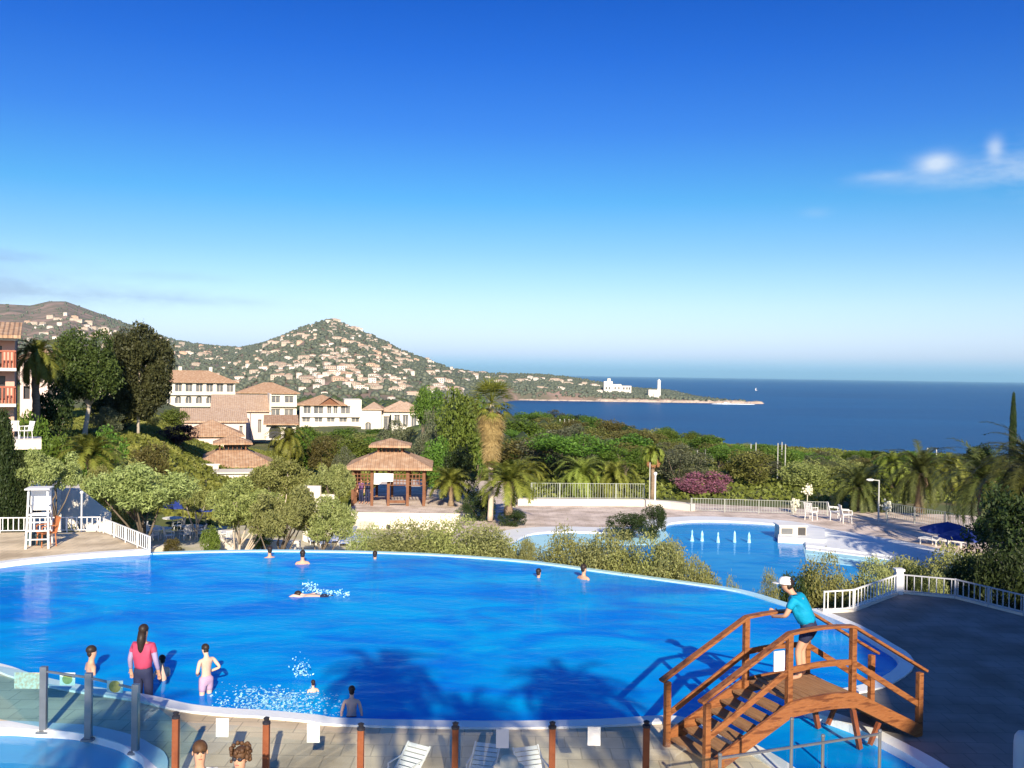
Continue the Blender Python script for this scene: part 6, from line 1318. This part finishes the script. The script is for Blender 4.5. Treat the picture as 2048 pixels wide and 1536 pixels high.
for u, d in ((306, 55.5), (338, 55.5), (370, 56), (400, 56.4), (428, 54.4), (455, 54.6), (358, 59), (300, 57)):
    copy_tree(pc, (*P(u, 1060, d).xy, -4.1), random.uniform(0, 6), label='white plastic chair around the garden tables', group='white chairs around the garden tables')
e0 = None
for k, (u, d) in enumerate(((632, 55), (652, 54.2), (672, 55.2), (690, 54.4), (708, 55.5), (726, 54.6), (645, 57.5), (668, 58), (700, 58))):
    if e0 is None: e0 = lounger((*P(u, 1060, d).xy, -4.1), .4, 'blue and white patterned sun lounger below the gazebo wall', 'blue and white sun loungers', m_bluew, m_white)
    else: copy_tree(e0, (*P(u, 1060, d).xy, -4.1), .4 + random.uniform(-.2, .2), label='blue and white patterned sun lounger below the gazebo wall')
for u, v, lb in ((1622, 1040, 'white chair on the lower terrace nearest the white hut'), (1668, 1040, 'white chair on the lower terrace, middle of three'), (1692, 1046, 'white chair on the lower terrace nearest the date palm')):
    copy_tree(pc, tuple(G(u, v, -3.06)), random.uniform(0, 6), scale=1.2, label=lb, group='white chairs on the lower terrace')
for u, v in ((1880, 1092), (1905, 1094), (1930, 1096)): copy_tree(lg, tuple(G(u, v, -3.06)), .6, scale=1, label='white sun lounger under the navy parasols in the shade', group='loungers in the shade')
# low garden wall, flower bed and hedge under the olives
b = MB(); strip(b, [P(430, 1090, 53).xy, P(520, 1092, 52.5).xy, P(600, 1092, 52.5).xy], .2, .2, -4.5, -3.35); tag(b.build('garden_wall', m_plaster), 'low cream garden wall under the pale trunked olive tree', 'wall')
b = MB(); strip(b, [P(214, 1085, 50).xy, P(300, 1088, 50.5).xy, P(345, 1085, 52).xy], .2, .2, -4.5, -3.5); tag(b.build('garden_wall', m_wplaster), 'low white garden wall behind the sloping railing', 'wall')
put('gbush', 424, 50, 1040, 34, 'bright green upright plant behind the pool edge', 'plant', zb=-4.2)
put('bright', 528, 52, 1030, 40, 'green plant between the two olive trunks', 'plant', zb=-4.2)
put('dshrub', 395, 61, 1050, 70, 'dark hedge under the navy parasols', 'hedge', zb=-4.2)
put('dshrub', 275, 62, 1050, 60, 'dark hedge beneath the broad olive tree', 'hedge', zb=-4.2)
put('brown', 350, 51, 1075, 36, 'small brown plant by the low white garden wall', 'plant', zb=-4.2)
put('gbush', 212, 33.2, 1086, 16, 'small spiky plant on the corner of the left deck', 'plant', zb=.1)
b = MB(); q = P(625, 1000, 56); b.box(q.x - .45, q.x + .45, q.y, q.y + .3, -4.2, P(625, 972, 56).z); b.box(q.x - .6, q.x + 1.2, q.y + .3, q.y + .5, -4.2, P(625, 990, 56).z); tag(b.build('white_gate_wall', m_wplaster), 'small stepped white wall between two olive crowns left of the gazebo', 'wall')
# ------------------------------------------------------------------ poles and lamps
m_pole = M('pale_pole', (.50, .50, .46), (.42, .42, .40), scale=2, rough=.5)
for u, vt, vb, d, lb in [(1395, 900, 950, 118, 'pale pole above the bougainvillea, the left of a pair'), (1411, 898, 950, 118, 'pale pole above the bougainvillea, the right of a pair'), (1502, 888, 948, 125, 'pale pole right of the bougainvillea, the left of a pair'), (1512, 885, 948, 125, 'pale pole right of the bougainvillea, the right of a pair'),
                      (1556, 886, 1000, 90, 'tall pale pole at the left of the three close together'), (1564, 884, 1000, 91, 'tall pale pole in the middle of the three close together'), (1571, 888, 1000, 89, 'tall pale pole at the right of the three close together'),
                      (1300, 925, 1000, 68, 'thin pole left of the rust fronded palm trunk'), (1855, 896, 925, 120, 'short white post against the sea, the left one'), (1873, 896, 925, 120, 'short white post against the sea, the right one'),
                      (1120, 838, 872, 250, 'one of the pale poles on the ridge, first from left'), (1129, 838, 872, 250, 'one of the pale poles on the ridge, second from left'), (1138, 838, 872, 250, 'one of the pale poles on the ridge, third from left'), (1147, 838, 872, 250, 'one of the pale poles on the ridge, last from left')]:
    p = P(u, vt, d); zb = P(u, vb, d).z - 2; r_ = .055 * d / 90; b = MB(); b.tube([(0, 0, 0), (0, 0, p.z - zb)], [r_ * 1.2, r_ * .8], 6);  o = b.build('pole', m_pole if u < 1800 else m_white); o.location = (p.x, p.y, zb); tag(o, lb, 'pole')
q = P(1757, 1030, 60); e = empty('street_lamp', (q.x, q.y, -3.06)); tag(e, 'grey street lamp in front of the dark date palms', 'lamp'); H_ = P(1757, 960, 60).z + 3.06
b = MB(); b.tube([(0, 0, 0), (0, 0, H_)], [.06, .04], 8); b.bar((0, 0, H_ - .03), (-.5, 0, H_ + .02), .05, .05); b.build('pole', m_pole, e); b = MB(); b.ball((-.55, 0, H_), .16, 8, 0, 1.6, .8, .5); b.build('lamp_head', m_white, e)
q = P(1310, 1000, 64); e = empty('floodlight', (q.x, q.y, -3.0)); tag(e, 'white lamp post in front of the rust fronded palm', 'lamp'); H_ = P(1310, 950, 64).z + 3; b = MB(); b.tube([(0, 0, 0), (0, 0, H_)], .05, 8); b.build('pole', m_white, e); b = MB(); b.ball((0, 0, H_ + .08), .13, 8); b.build('lamp_head', m_white, e)
q = P(163, 1040, 36); e = empty('street_lamp', (q.x, q.y, -3)); tag(e, 'thin white lamp post beside the sloping white wall', 'lamp'); H_ = P(163, 985, 36).z + 3; b = MB(); b.tube([(0, 0, 0), (0, 0, H_)], .03, 6); b.build('pole', m_white, e); b = MB(); b.ball((0, 0, H_), .07, 8); b.build('lamp_head', m_white, e)
# flowering spikes on the right terrace edge
for u, v, d in ((1615, 980, 66), (1775, 1012, 60), (1590, 1008, 64)):
    pts = []; q = P(u, v, d)
    b = MB(); b.tube([(q.x, q.y, -3.1), (q.x, q.y, q.z)], .03, 5)
    for k in range(60): b.ball((q.x + random.gauss(0, .13), q.y + random.gauss(0, .1), q.z + random.gauss(0, .18)), random.uniform(.05, .09), 6)
    tag(b.build('yucca_flower', M('cream_flower', (.75, .72, .58), (.62, .60, .42), scale=3)), 'cream flower spike behind the fence of the lower terrace', 'plant', 'cream flower spikes')
